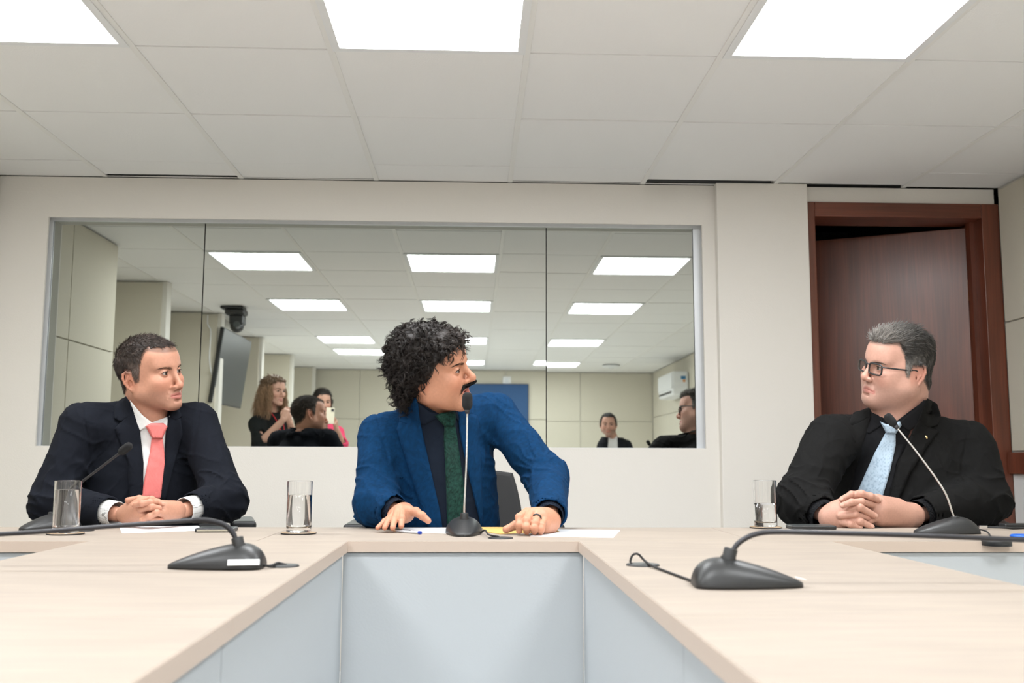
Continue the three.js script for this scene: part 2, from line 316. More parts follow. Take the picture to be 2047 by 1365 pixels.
function microphone(label, foot, turn, path, headR, headL, opt = {}) {
  // path: world points from the neck socket to the start of the head; the head continues along the last direction
  const t = thing('gooseneck_microphone', label, 'microphone', [foot.x, TY + 0.0004, foot.z], 'gooseneck conference microphones');
  const toL = p => p.clone().sub(t.position);
  const b = mesh('base', FOOT, M.blackPlastic, t); b.rotation.y = turn; if (opt.scale) b.scale.setScalar(opt.scale);
  const s0 = toL(path[0]), s1 = toL(path[1]);
  const d = s1.clone().sub(s0).normalize();
  const sock = merge([lathe([[0, -0.016], [0.0135, -0.016], [0.0125, 0.002], [0.0105, 0.004], [0.0105, 0.016], [0.007, 0.0175], [0, 0.0175]], 20)]);
  const so = mesh('neck_socket', sock, M.blackPlastic, t); so.position.copy(s0).addScaledVector(d, -0.012);
  const up = V(0, 1, 0); so.quaternion.setFromUnitVectors(up, up.clone().lerp(d, 0.5).normalize());
  const pl = path.map(toL);
  mesh('gooseneck', tube(pl, opt.neckR || 0.0032, 80, 10), opt.chrome ? M.chrome : M.darkMetal, t);
  if (opt.ribs) {                                             // flexible ribbed stretch
    const c = new THREE.CatmullRomCurve3(pl, false, 'catmullrom', 0.5), gs = [];
    for (let k = 0; k < opt.ribs; k++) { const u = 0.02 + k / opt.ribs * opt.ribTo, p = c.getPointAt(u), q = c.getTangentAt(u); const g = new THREE.TorusGeometry((opt.neckR || 0.0032) * 0.98, 0.0011, 6, 12); g.applyQuaternion(new THREE.Quaternion().setFromUnitVectors(V(0, 0, 1), q)); g.translate(p.x, p.y, p.z); gs.push(g); }
    mesh('flexible_ribs', merge(gs), M.darkMetal, t);
  }
  const e = pl[pl.length - 1], dir = e.clone().sub(pl[pl.length - 2]).normalize();
  const hg = lathe([[0, -0.004], [headR * 0.5, -0.003], [headR * 0.8, headL * 0.06], [headR, headL * 0.22], [headR, headL * 0.72], [headR * 0.85, headL * 0.9], [headR * 0.5, headL * 0.985], [0, headL]], 28);
  const h = mesh('foam_windscreen', hg, M.foam, t); h.position.copy(e); h.quaternion.setFromUnitVectors(up, dir);
  if (opt.chrome) { const c = mesh('head_collar', lathe([[0, -0.012], [0.0052, -0.012], [0.0075, -0.002], [0, -0.002]], 18), M.darkMetal, t); c.position.copy(e); c.quaternion.copy(h.quaternion); }
  if (opt.cable) mesh('cable', tube(opt.cable.map(toL), 0.0022, 60, 7), M.blackMatte, t);
  if (opt.sticker) { const s = mesh('label_sticker', opt.sticker, M.white, t); }
  return t;
}
{ // in front of the speaker in the blue suit
  const p = onTable(927, 1068); const bz = p.z + 0.0;
  const sock = V(p.x + 0.001, TY + 0.049, p.z - 0.012);
  const top = W(934, 818, -p.z + 0.03);
  const gr = onTable(1001, 1076); grommet(tabC, gr);
  microphone('black gooseneck microphone with a chrome stem in front of the blue suit', V(p.x, 0, p.z - 0.02), -Math.PI / 2, [sock, V(sock.x, sock.y + 0.03, sock.z), sock.clone().lerp(top, 0.5).add(V(0.0015, 0, 0)), top.clone().add(V(0, -0.03, 0)), top], 0.0138, 0.045,
    { chrome: true, neckR: 0.0028, cable: [V(p.x + 0.042, TY + 0.004, p.z + 0.0), V(p.x + 0.055, TY + 0.012, p.z + 0.02), V(gr.x - 0.03, TY + 0.009, gr.z - 0.005), V(gr.x - 0.005, TY + 0.004, gr.z)] });
}
{ // before the man with the pink tie
  const p = onTable(108, 1056); const sock = W(106, 1028, -p.z); const end = W(240, 905, 2.73);
  const gr = onTable(165, 1061); grommet(tabA, gr, 0.03);
  microphone('black gooseneck microphone leaning towards the pink tie, behind a glass of water', V(p.x, 0, p.z), -2.0, [sock, W(112, 1015, -p.z), W(136, 985, 2.77), W(190, 943, 2.75), end], 0.0115, 0.04,
    { neckR: 0.0036, cable: [V(p.x + 0.05, TY + 0.006, p.z + 0.02), V(p.x + 0.07, TY + 0.006, p.z + 0.03), V(gr.x, TY + 0.003, gr.z)] });
}
{ // before the man with the light blue tie
  const p = onTable(1897, 1066); const d = -p.z; const sock = W(1908, 1036, d), end = W(1789, 850, d + 0.05);
  const gr = onTable(1992, 1082); grommet(tabB, gr, 0.034);
  microphone('black gooseneck microphone with a chrome stem beside the clasped hands and light blue tie', V(p.x + 0.012, 0, p.z - 0.005), Math.PI + 0.12, [sock, W(1903, 1022, d), W(1892, 990, d), W(1872, 957, d + 0.01), W(1830, 900, d + 0.03), end], 0.0118, 0.038,
    { chrome: true, neckR: 0.0026, cable: [V(p.x + 0.05, TY + 0.006, p.z), W(1950, 1058, d), W(1972, 1062, d - 0.04), W(1983, 1076, d - 0.15), V(gr.x, TY + 0.004, gr.z)] });
}
{ // flat-bent one with a white strip
  const p = onTable(462, 1136); const d = -p.z; const sock = W(472, 1080, d);
  const gr = onTable(566, 1132); grommet(tabL, gr, 0.029);
  const c = V(Math.cos(Math.PI + 0.05), 0, -Math.sin(Math.PI + 0.05));
  const st = bx(-0.027, 0.027, -0.006, 0.005, -0.0006, 0.0006, 0.0004); st.rotateX(-0.55); st.rotateY(0.16); st.translate(0.034, 0.0145, 0.048);
  microphone('black microphone with a white label strip, its gooseneck bent flat', V(p.x - 0.004, 0, p.z - 0.01), Math.PI + 0.05, [sock, W(466, 1066, d), W(452, 1051, d), W(430, 1043, d), W(400, 1039.5, d), W(340, 1043, d), W(180, 1055, d), W(60, 1064, d), W(-80, 1072, d)], 0.012, 0.045,
    { neckR: 0.0042, ribs: 34, ribTo: 0.17, sticker: st, cable: [V(p.x + 0.05, TY + 0.006, p.z - 0.002), V(p.x + 0.07, TY + 0.005, p.z + 0.004), V(gr.x - 0.01, TY + 0.006, gr.z), V(gr.x + 0.005, TY + 0.003, gr.z)] });
}
{ // the one with a looped cable
  const p = onTable(1480, 1172); const d = -p.z; const sock = W(1464, 1104, d);
  const gr = onTable(1285, 1130); grommet(tabR, gr, 0.031);
  const st = lathe([[0, 0.0006], [0.0085, 0.0006], [0.009, 0]], 20); st.scale(1, 1, 0.7); st.rotateZ(-0.25); st.translate(0.104, 0.0125, 0.012);
  const g0 = -gr.z;
  microphone('black microphone with a looped cable and a white tip mark, its gooseneck bent flat', V(p.x - 0.012, 0, p.z - 0.004), -0.10, [sock, W(1472, 1090, d), W(1488, 1077, d), W(1512, 1067, d), W(1545, 1063, d), W(1620, 1064, d), W(1800, 1069, d), W(1980, 1076, d), W(2140, 1084, d)], 0.012, 0.045,
    { neckR: 0.0042, sticker: st, cable: [onTable(1392, 1168).add(V(0, 0.003, 0)), onTable(1340, 1148).add(V(0, 0.0025, 0)), onTable(1305, 1136).add(V(0, 0.004, 0)), W(1288, 1120, g0), W(1275, 1107, g0), W(1264, 1110, g0), W(1260, 1124, g0), onTable(1266, 1131).add(V(0, 0.002, 0))] });
}

// ------------------------------------------------------------------ glasses of water on coasters
function waterGlass(label, clabel, p, level) {
  const c = thing('coaster', clabel, 'coaster', [p.x, TY, p.z], 'round drink coasters');
  mesh('disc', lathe([[0, 0], [0.043, 0], [0.045, 0.0015], [0.0445, 0.0035], [0.043, 0.0042], [0, 0.0042]], 40), M.cork, c);
  mesh('rim_print', lathe([[0.0448, 0.0008], [0.0456, 0.0015], [0.0454, 0.003], [0.0446, 0.0036]], 40), M.blackMatte, c);
  const t = thing('water_glass', label, 'glass', [p.x, TY + 0.0043, p.z], 'straight water glasses');
  const H = 0.131, R = 0.0325, r = 0.0302, b = 0.011;
  mesh('tumbler', lathe([[0, 0], [R - 0.004, 0], [R - 0.001, 0.0015], [R - 0.0005, 0.004], [R, H - 0.001], [R - 0.0011, H], [r, H - 0.001], [r - 0.0006, b + 0.006], [r - 0.004, b + 0.001], [0, b]], 56), M.glass, t);
  const wr = r - 0.0003;
  mesh('water', lathe([[0, b + 0.0004], [wr - 0.0045, b + 0.0015], [wr - 0.0008, b + 0.007], [wr, level], [0, level]], 56), M.water, t);
}
waterGlass('nearly full glass of water before the man with the pink tie', 'round coaster under the nearly full water glass', onTable(131, 1068), 0.108);
waterGlass('glass of water standing alone between the pink tie and the blue suit', 'round coaster under the lone glass of water', onTable(597, 1067), 0.095);
waterGlass('half-full glass of water beside the sleeve of the man in black', 'round coaster under the half-full glass of water', onTable(1531, 1055.5), 0.066);

// ------------------------------------------------------------------ papers, phones, pen and small things on the table
function sheet(name, label, category, pts, mat, th = 0.0008, group, y = TY) {   // pts: corner pixels
  const q = pts.map(p => onTable(p[0], p[1], TY)); const c = q.reduce((a, b) => a.add(b), V(0, 0, 0)).multiplyScalar(1 / q.length);
  const s = new THREE.Shape(q.map(p => new THREE.Vector2(p.x - c.x, -(p.z - c.z))));
  const g = new THREE.ExtrudeGeometry(s, { depth: th, bevelEnabled: false }); g.rotateX(-Math.PI / 2);
  const m = mesh(name, g, mat, scene); m.position.set(c.x, y, c.z); m.userData = { label, category }; if (group) m.userData.group = group; return m;
}
sheet('paper_sheet', 'white sheet of paper under the hands with white cuffs', 'paper', [[238, 1053], [395, 1051], [410, 1060], [244, 1066]], M.paper);
sheet('paper_sheet', 'white sheet of paper beside the blue-capped pen', 'paper', [[806, 1055], [905, 1055], [900, 1067], [790, 1062]], M.paper);
sheet('envelope', 'yellow envelope under the hand with a black ring', 'envelope', [[962, 1054.5], [1095, 1054.5], [1118, 1063], [1000, 1068], [972, 1064]], M.yellow, 0.002);
sheet('paper_sheet', 'white sheet of paper partly under the yellow envelope', 'paper', [[1066, 1067], [1110, 1058], [1240, 1060], [1226, 1075], [1060, 1072]], M.paper);
function phone(label, p, turn, w, l, h, mats, part2) {
  const t = thing('phone', label, 'phone', [p.x, TY, p.z]); t.rotation.y = turn;
  mesh('body', bx(-l / 2, l / 2, 0, h, -w / 2, w / 2, h * 0.35), mats[0], t);
  mesh('screen', bx(-l / 2 + 0.004, l / 2 - 0.004, h - 0.0004, h + 0.0006, -w / 2 + 0.004, w / 2 - 0.004), M.screen, t);
  if (part2) mesh('side_band', bx(-l / 2 + 0.006, l / 2 - 0.006, h * 0.3, h * 0.7, w / 2 - 0.0006, w / 2 + 0.0006), part2, t);
  return t;
}
phone('dark phone with a pale metal edge lying by the man with the pink tie', onTable(433, 1062), 0.06, 0.075, 0.1, 0.0105, [M.darkMetal], std({ color: lin(0.45, 0.42, 0.33), roughness: 0.4 }));
phone('flat black phone lying beside the half-full glass', onTable(1621, 1057), -0.05, 0.07, 0.125, 0.011, [M.blackPlastic]);
{
  const a = onTable(788, 1063.5), b = onTable(842, 1068), c = a.clone().add(b).multiplyScalar(0.5), L = a.distanceTo(b);
  const t = thing('ballpoint_pen', 'clear ballpoint pen with a blue end plug', 'pen', [c.x, TY + 0.004, c.z]); t.rotation.y = -Math.atan2(b.z - a.z, b.x - a.x);
  const along = g => g.rotateZ(-Math.PI / 2);
  mesh('barrel', along(new THREE.CylinderGeometry(0.0037, 0.0037, L * 0.82, 6)), std({ color: lin(0.62, 0.64, 0.68), roughness: 0.2 }), t);
  mesh('ink_tube', along(new THREE.CylinderGeometry(0.0016, 0.0016, L * 0.5, 6)).translate(-L * 0.15, 0.0035, 0), M.blackMatte, t);
  mesh('tip', along(new THREE.CylinderGeometry(0.0035, 0.0006, L * 0.1, 10).rotateZ(Math.PI)).translate(-L * 0.45, 0, 0), std({ color: lin(0.75, 0.55, 0.35), roughness: 0.4 }), t);
  mesh('end_plug', along(new THREE.CylinderGeometry(0.0043, 0.0043, 0.008, 14)).translate(L * 0.45, 0, 0), std({ color: lin(0.01, 0.05, 0.4), roughness: 0.4 }), t);
}
{ // charger, cables and a blue strip by the edge of the table
  const c = onTable(1965, 1058); const t = thing('cable_plug', 'small silver cable plug with a black lead beside the chrome-stemmed microphone', 'plug', [c.x, TY + 0.006, c.z]);
  mesh('shell', bx(-0.012, 0.012, -0.005, 0.005, -0.005, 0.005, 0.0015), M.chrome, t);
  mesh('lead', tube([V(0.012, 0, 0), V(0.05, 0.0, 0.02), V(0.09, -0.003, 0.0), V(0.16, -0.003, -0.02), V(0.3, -0.003, -0.03)], 0.003, 40, 7), M.blackMatte, t);
  const k = onTable(2030, 1056); const l = thing('black_case', 'long flat black case lying past the cable plug', 'case', [k.x + 0.05, TY, k.z]);
  mesh('body', bx(-0.09, 0.11, 0, 0.014, -0.02, 0.02, 0.004), M.blackPlastic, l);
  const s = onTable(2040, 1074); const bl = thing('plastic_disc', 'bright blue plastic disc at the table edge', 'disc', [s.x + 0.01, TY, s.z]);
  mesh('disc', lathe([[0, 0], [0.03, 0], [0.034, 0.003], [0.03, 0.007], [0, 0.007]], 30), std({ color: lin(0.01, 0.12, 0.62), roughness: 0.4 }), bl);
}

// ------------------------------------------------------------------ office chairs
function officeChair(label, x, z, turn, armY = 0.735) {
  const t = thing('office_chair', label, 'chair', [x, 0, z], 'black office chairs'); t.rotation.y = turn;   // faces +z
  mesh('seat', bx(-0.25, 0.25, 0.41, 0.48, -0.24, 0.24, 0.03), M.blackMatte, t);
  const bs = new THREE.Shape(); const w = 0.22, h = 0.37; bs.moveTo(-w, 0); bs.lineTo(w, 0); bs.quadraticCurveTo(w + 0.02, h * 0.6, w - 0.03, h); bs.quadraticCurveTo(0, h + 0.03, -w + 0.03, h); bs.quadraticCurveTo(-w - 0.02, h * 0.6, -w, 0);
  const bg = new THREE.ExtrudeGeometry(bs, { depth: 0.03, bevelEnabled: true, bevelSize: 0.015, bevelThickness: 0.015, bevelSegments: 3 }); bg.rotateX(-0.1); bg.translate(0, 0.5, -0.27);
  mesh('backrest', bg, std({ color: lin(0.035, 0.035, 0.036), roughness: 0.85 }), t);
  for (const s of [-1, 1]) {
    mesh('armrest', bx(s * 0.30 - 0.04, s * 0.30 + 0.04, armY - 0.03, armY, -0.14, 0.13, 0.012), M.blackPlastic, t);
    mesh('arm_post', bx(s * 0.29 - 0.02, s * 0.29 + 0.02, 0.4, armY - 0.03, -0.04, 0.02, 0.006), M.blackPlastic, t);
  }
  mesh('column', new THREE.CylinderGeometry(0.03, 0.035, 0.33, 16).translate(0, 0.25, 0), M.darkMetal, t);
  for (let k = 0; k < 5; k++) {
    const a = k * Math.PI * 0.4, l = mesh('base_leg', bx(0, 0.29, 0.06, 0.1, -0.025, 0.025, 0.008), M.blackPlastic, t); l.rotation.y = a;
    const c = mesh('caster', new THREE.CylinderGeometry(0.03, 0.03, 0.04, 16).rotateX(Math.PI / 2).translate(0.27, 0.03, 0), M.blackPlastic, t); c.rotation.y = a;
  }
  return t;
}

// ------------------------------------------------------------------ things on the walls and ceiling of the room, seen in the mirror
{
  const t = thing('television', 'large flat television with a dark screen on the alcove wall', 'television', [-2.28, 1.755, 0.2]);
  t.rotation.y = Math.PI / 2; const b = part('panel', t); b.rotation.x = 0.13;
  mesh('housing', bx(-0.56, 0.56, -0.34, 0.34, -0.035, 0.0, 0.006), M.blackPlastic, b);
  mesh('screen', bx(-0.545, 0.545, -0.325, 0.33, 0.0, 0.0015), M.screen, b);
  mesh('logo_strip', bx(0.5, 0.54, -0.325, -0.27, 0.001, 0.003), M.white, b);
  mesh('wall_mount', merge([bx(-0.1, 0.1, -0.1, 0.1, -0.06, -0.03), bx(-0.04, 0.04, -0.03, 0.03, -0.44, -0.05)]), M.darkMetal, t);
  mesh('cable', tube([V(0.52, -0.1, -0.06), V(0.62, 0.05, -0.06), V(0.54, 0.3, -0.08), V(0.57, 0.36, -0.1), V(0.58, 0.44, -0.1)], 0.006, 30, 6), M.white, t);
}
{
  const p = MW(470, 628, 8.55); const t = thing('video_camera', 'black dome-headed video camera hanging under the ceiling', 'camera', [p.x, CEIL - 0.004, p.z]);
  mesh('mount_plate', bx(-0.11, 0.08, -0.022, 0, -0.08, 0.08, 0.006), M.blackPlastic, t);
  mesh('body', bx(-0.075, 0.095, -0.075, -0.022, -0.08, 0.08, 0.02), M.blackPlastic, t);
  mesh('yoke', merge([bx(-0.04, 0.085, -0.16, -0.07, -0.06, 0.06, 0.02)]), M.blackPlastic, t);
  mesh('head', new THREE.SphereGeometry(0.058, 28, 20).translate(0.02, -0.165, 0), M.blackPlastic, t);
  mesh('lens', new THREE.CylinderGeometry(0.03, 0.033, 0.05, 24).rotateX(-Math.PI / 2 + 0.3).translate(0.03, -0.165, -0.045), M.screen, t);
}
{
  const t = thing('air_conditioner', 'white split air conditioner with a blue and orange label', 'air conditioner', [2.6, 1.72, 3.2]);
  mesh('casing', bx(-0.21, 0, 0, 0.3, -0.45, 0.45, 0.03), M.white, t);
  mesh('front_cover', bx(-0.218, -0.2, 0.09, 0.285, -0.445, 0.445, 0.008), M.white, t);
  mesh('air_slot', bx(-0.214, -0.17, 0.035, 0.06, -0.41, 0.41, 0.002), M.darkMetal, t);
  mesh('energy_label', bx(-0.10, -0.04, 0.2, 0.24, -0.4525, -0.449), std({ color: lin(0.04, 0.2, 0.4), roughness: 0.5 }), t);
  mesh('energy_label', bx(-0.075, -0.045, 0.165, 0.195, -0.4525, -0.449), std({ color: lin(0.8, 0.35, 0.12), roughness: 0.5 }), t);
}
{
  const t = thing('access_point', 'round white wireless disc under the ceiling', 'access point', [1.83, CEIL, 4.1]);
  mesh('shell', lathe([[0, -0.05], [0.09, -0.045], [0.115, -0.03], [0.12, -0.012], [0.08, 0], [0, 0]], 36), M.white, t);
  mesh('status_ring', new THREE.TorusGeometry(0.04, 0.003, 8, 30).rotateX(Math.PI / 2).translate(0, -0.049, 0), M.alu, t);
}
{
  const t = thing('blue_board', 'dark blue board mounted on the far panelled wall', 'board', [0.2, 1.15, REAR - 0.016]);
  mesh('panel', bx(-0.75, 0.59, 0, 0.86, -0.03, -0.001, 0.003), std({ color: lin(0.028, 0.09, 0.22), roughness: 0.7 }), t);
  mesh('frame', merge([bx(-0.76, 0.60, 0.855, 0.87, -0.035, 0), bx(-0.76, 0.60, -0.01, 0.005, -0.035, 0), bx(-0.76, -0.745, 0, 0.86, -0.035, 0), bx(0.585, 0.6, 0, 0.86, -0.035, 0)]), std({ color: lin(0.03, 0.06, 0.13), roughness: 0.5 }), t);
  const s = thing('wall_socket', 'small white socket above the blue board', 'socket', [0.48, 2.07, REAR - 0.016]);
  mesh('plate', bx(-0.06, 0.06, -0.06, 0.06, -0.012, 0, 0.004), M.white, s); mesh('outlet', bx(-0.025, 0.025, -0.03, 0.03, -0.014, -0.011, 0.002), M.alu, s);
}

// ------------------------------------------------------------------ signed-distance modelling
const smin = (a, b, k) => { const h = Math.max(k - Math.abs(a - b), 0) / k; return Math.min(a, b) - h * h * k * 0.25; };
// primitives return {f, c, R}: distance, bounding centre and radius
function sph(c, r) { return { f: (x, y, z) => Math.hypot(x - c[0], y - c[1], z - c[2]) - r, c, R: r }; }
function ell(c, r, q) {                                            // q: optional quaternion of the ellipsoid
  const [a, b, d] = r, m = Math.min(a, b, d); let iq = null;
  if (q) { const e = new THREE.Matrix4().makeRotationFromQuaternion(q.clone().invert()).elements; iq = e; }
  return { c, R: Math.max(a, b, d), f: (x, y, z) => {
    let X = x - c[0], Y = y - c[1], Z = z - c[2];
    if (iq) { const u = iq[0] * X + iq[4] * Y + iq[8] * Z, v = iq[1] * X + iq[5] * Y + iq[9] * Z, w = iq[2] * X + iq[6] * Y + iq[10] * Z; X = u; Y = v; Z = w; }
    const k0 = Math.hypot(X / a, Y / b, Z / d), k1 = Math.hypot(X / (a * a), Y / (b * b), Z / (d * d));
    return k1 < 1e-6 ? -m : k0 * (k0 - 1) / k1;
  } };
}
function cone(a, b, ra, rb) {                                      // tapered capsule
  const dx = b[0] - a[0], dy = b[1] - a[1], dz = b[2] - a[2], L2 = dx * dx + dy * dy + dz * dz || 1e-9;
  return { c: [(a[0] + b[0]) / 2, (a[1] + b[1]) / 2, (a[2] + b[2]) / 2], R: Math.sqrt(L2) / 2 + Math.max(ra, rb), f: (x, y, z) => {
    const t = clamp(((x - a[0]) * dx + (y - a[1]) * dy + (z - a[2]) * dz) / L2);
    return Math.hypot(x - a[0] - dx * t, y - a[1] - dy * t, z - a[2] - dz * t) - (ra + (rb - ra) * t);
  } };
}
class Field {
  constructor() { this.o = []; }
  add(p, k = 0.01) { this.o.push([0, p, k]); return this; }
  cut(p, k = 0.004) { this.o.push([1, p, k]); return this; }
  fn() {
    const o = this.o;
    return (x, y, z) => {
      let d = 1;
      for (let i = 0; i < o.length; i++) {
        const q = o[i], p = q[1], k = q[2];
        if (q[0] === 0) { const lb = Math.hypot(x - p.c[0], y - p.c[1], z - p.c[2]) - p.R; if (lb > d + k) continue; d = smin(d, p.f(x, y, z), k); }
        else { const lb = Math.hypot(x - p.c[0], y - p.c[1], z - p.c[2]) - p.R; if (-lb < d - k) continue; d = -smin(-d, p.f(x, y, z), k); }
      }
      return d;
    };
  }
}
// naive surface nets over a box, evaluated only near the surface; colour(x, y, z, nx, ny, nz) -> linear rgb
function skin(f, lo, hi, h, colour, keep) {
  const nx = Math.ceil((hi[0] - lo[0]) / h) + 1, ny = Math.ceil((hi[1] - lo[1]) / h) + 1, nz = Math.ceil((hi[2] - lo[2]) / h) + 1;
  const v = new Float32Array(nx * ny * nz), B = 6, sx = 1, sy = nx, sz = nx * ny;
  for (let k = 0; k < nz; k += B) for (let j = 0; j < ny; j += B) for (let i = 0; i < nx; i += B) {
    const c = f(lo[0] + (i + B / 2) * h, lo[1] + (j + B / 2) * h, lo[2] + (k + B / 2) * h), far = Math.abs(c) > B * h * 1.25;
    const ke = Math.min(nz, k + B), je = Math.min(ny, j + B), ie = Math.min(nx, i + B);
    for (let kk = k; kk < ke; kk++) for (let jj = j; jj < je; jj++) for (let ii = i; ii < ie; ii++)
      v[ii + jj * sy + kk * sz] = far ? c : f(lo[0] + ii * h, lo[1] + jj * h, lo[2] + kk * h);
  }
  const id = new Int32Array(nx * ny * nz).fill(-1), pos = [], idx = [];
  for (let k = 0; k < nz - 1; k++) for (let j = 0; j < ny - 1; j++) for (let i = 0; i < nx - 1; i++) {
    const o = i + j * sy + k * sz; let m = 0;
    for (let c = 0; c < 8; c++) if (v[o + (c & 1) + ((c >> 1) & 1) * sy + (c >> 2) * sz] < 0) m |= 1 << c;
    if (m === 0 || m === 255) continue;
    let X = 0, Y = 0, Z = 0, n = 0;
    for (let c = 0; c < 8; c++) for (let a = 0; a < 3; a++) {
      if (c & (1 << a)) continue; const e = c | (1 << a); if (((m >> c) & 1) === ((m >> e) & 1)) continue;
      const va = v[o + (c & 1) + ((c >> 1) & 1) * sy + (c >> 2) * sz], vb = v[o + (e & 1) + ((e >> 1) & 1) * sy + (e >> 2) * sz], t = va / (va - vb);
      X += (c & 1) + (a === 0 ? t : 0); Y += ((c >> 1) & 1) + (a === 1 ? t : 0); Z += (c >> 2) + (a === 2 ? t : 0); n++;
    }
    id[o] = pos.length / 3; pos.push(lo[0] + (i + X / n) * h, lo[1] + (j + Y / n) * h, lo[2] + (k + Z / n) * h);
  }
  for (let k = 1; k < nz - 1; k++) for (let j = 1; j < ny - 1; j++) for (let i = 1; i < nx - 1; i++) {
    const o = i + j * sy + k * sz, a = v[o] < 0;
    const quad = (p, q, r, s, flip) => { if (p < 0 || q < 0 || r < 0 || s < 0) return; flip ? idx.push(p, r, q, p, s, r) : idx.push(p, q, r, p, r, s); };
    if (a !== v[o + sx] < 0) quad(id[o - sy - sz], id[o - sz], id[o], id[o - sy], !a);
    if (a !== v[o + sy] < 0) quad(id[o - sx - sz], id[o - sx], id[o], id[o - sz], !a);
    if (a !== v[o + sz] < 0) quad(id[o - sx - sy], id[o - sy], id[o], id[o - sx], !a);
  }
  const N = pos.length / 3, nor = new Float32Array(N * 3), col = new Float32Array(N * 3), e = h * 0.6;
  for (let i = 0; i < N; i++) {
    const x = pos[3 * i], y = pos[3 * i + 1], z = pos[3 * i + 2];
    let a = f(x + e, y, z) - f(x - e, y, z), b = f(x, y + e, z) - f(x, y - e, z), c = f(x, y, z + e) - f(x, y, z - e); const l = Math.hypot(a, b, c) || 1;
    a /= l; b /= l; c /= l; nor[3 * i] = a; nor[3 * i + 1] = b; nor[3 * i + 2] = c;
    const q = colour ? colour(x, y, z, a, b, c) : [1, 1, 1]; col[3 * i] = q[0]; col[3 * i + 1] = q[1]; col[3 * i + 2] = q[2];
  }
  let ix = idx;
  if (keep) { ix = []; for (let t = 0; t < idx.length; t += 3) { let ok = true; for (let c = 0; c < 3; c++) { const p = idx[t + c] * 3; if (!keep(pos[p], pos[p + 1], pos[p + 2])) ok = false; } if (ok) ix.push(idx[t], idx[t + 1], idx[t + 2]); } }
  const g = new THREE.BufferGeometry();
  g.setAttribute('position', new THREE.Float32BufferAttribute(pos, 3)); g.setAttribute('normal', new THREE.BufferAttribute(nor, 3)); g.setAttribute('color', new THREE.BufferAttribute(col, 3)); g.setIndex(ix);
  return g;
}
const arr = v => [v.x, v.y, v.z];
const fabricMats = {};
function cloth(rough = 0.85, sheen = 0.25) { const k = rough + '_' + sheen; return fabricMats[k] ||= phy({ vertexColors: true, roughness: rough, sheen, sheenRoughness: 0.6, sheenColor: lin(0.5, 0.5, 0.5), specularIntensity: 0.3 }); }
const skinMat = phy({ vertexColors: true, roughness: 0.48, sheen: 0.15, sheenRoughness: 0.5, sheenColor: lin(1, 0.6, 0.5), specularIntensity: 0.7 });
const hairMat = phy({ vertexColors: true, roughness: 0.58, specularIntensity: 0.6 });
const heather = (c, amt = 0.12, s = 420) => (x, y, z) => { const k = 1 + amt * n3(x * s, y * s, z * s) + amt * 0.6 * n3(x * 60, y * 60, z * 60); return [c[0] * k, c[1] * k, c[2] * k]; };

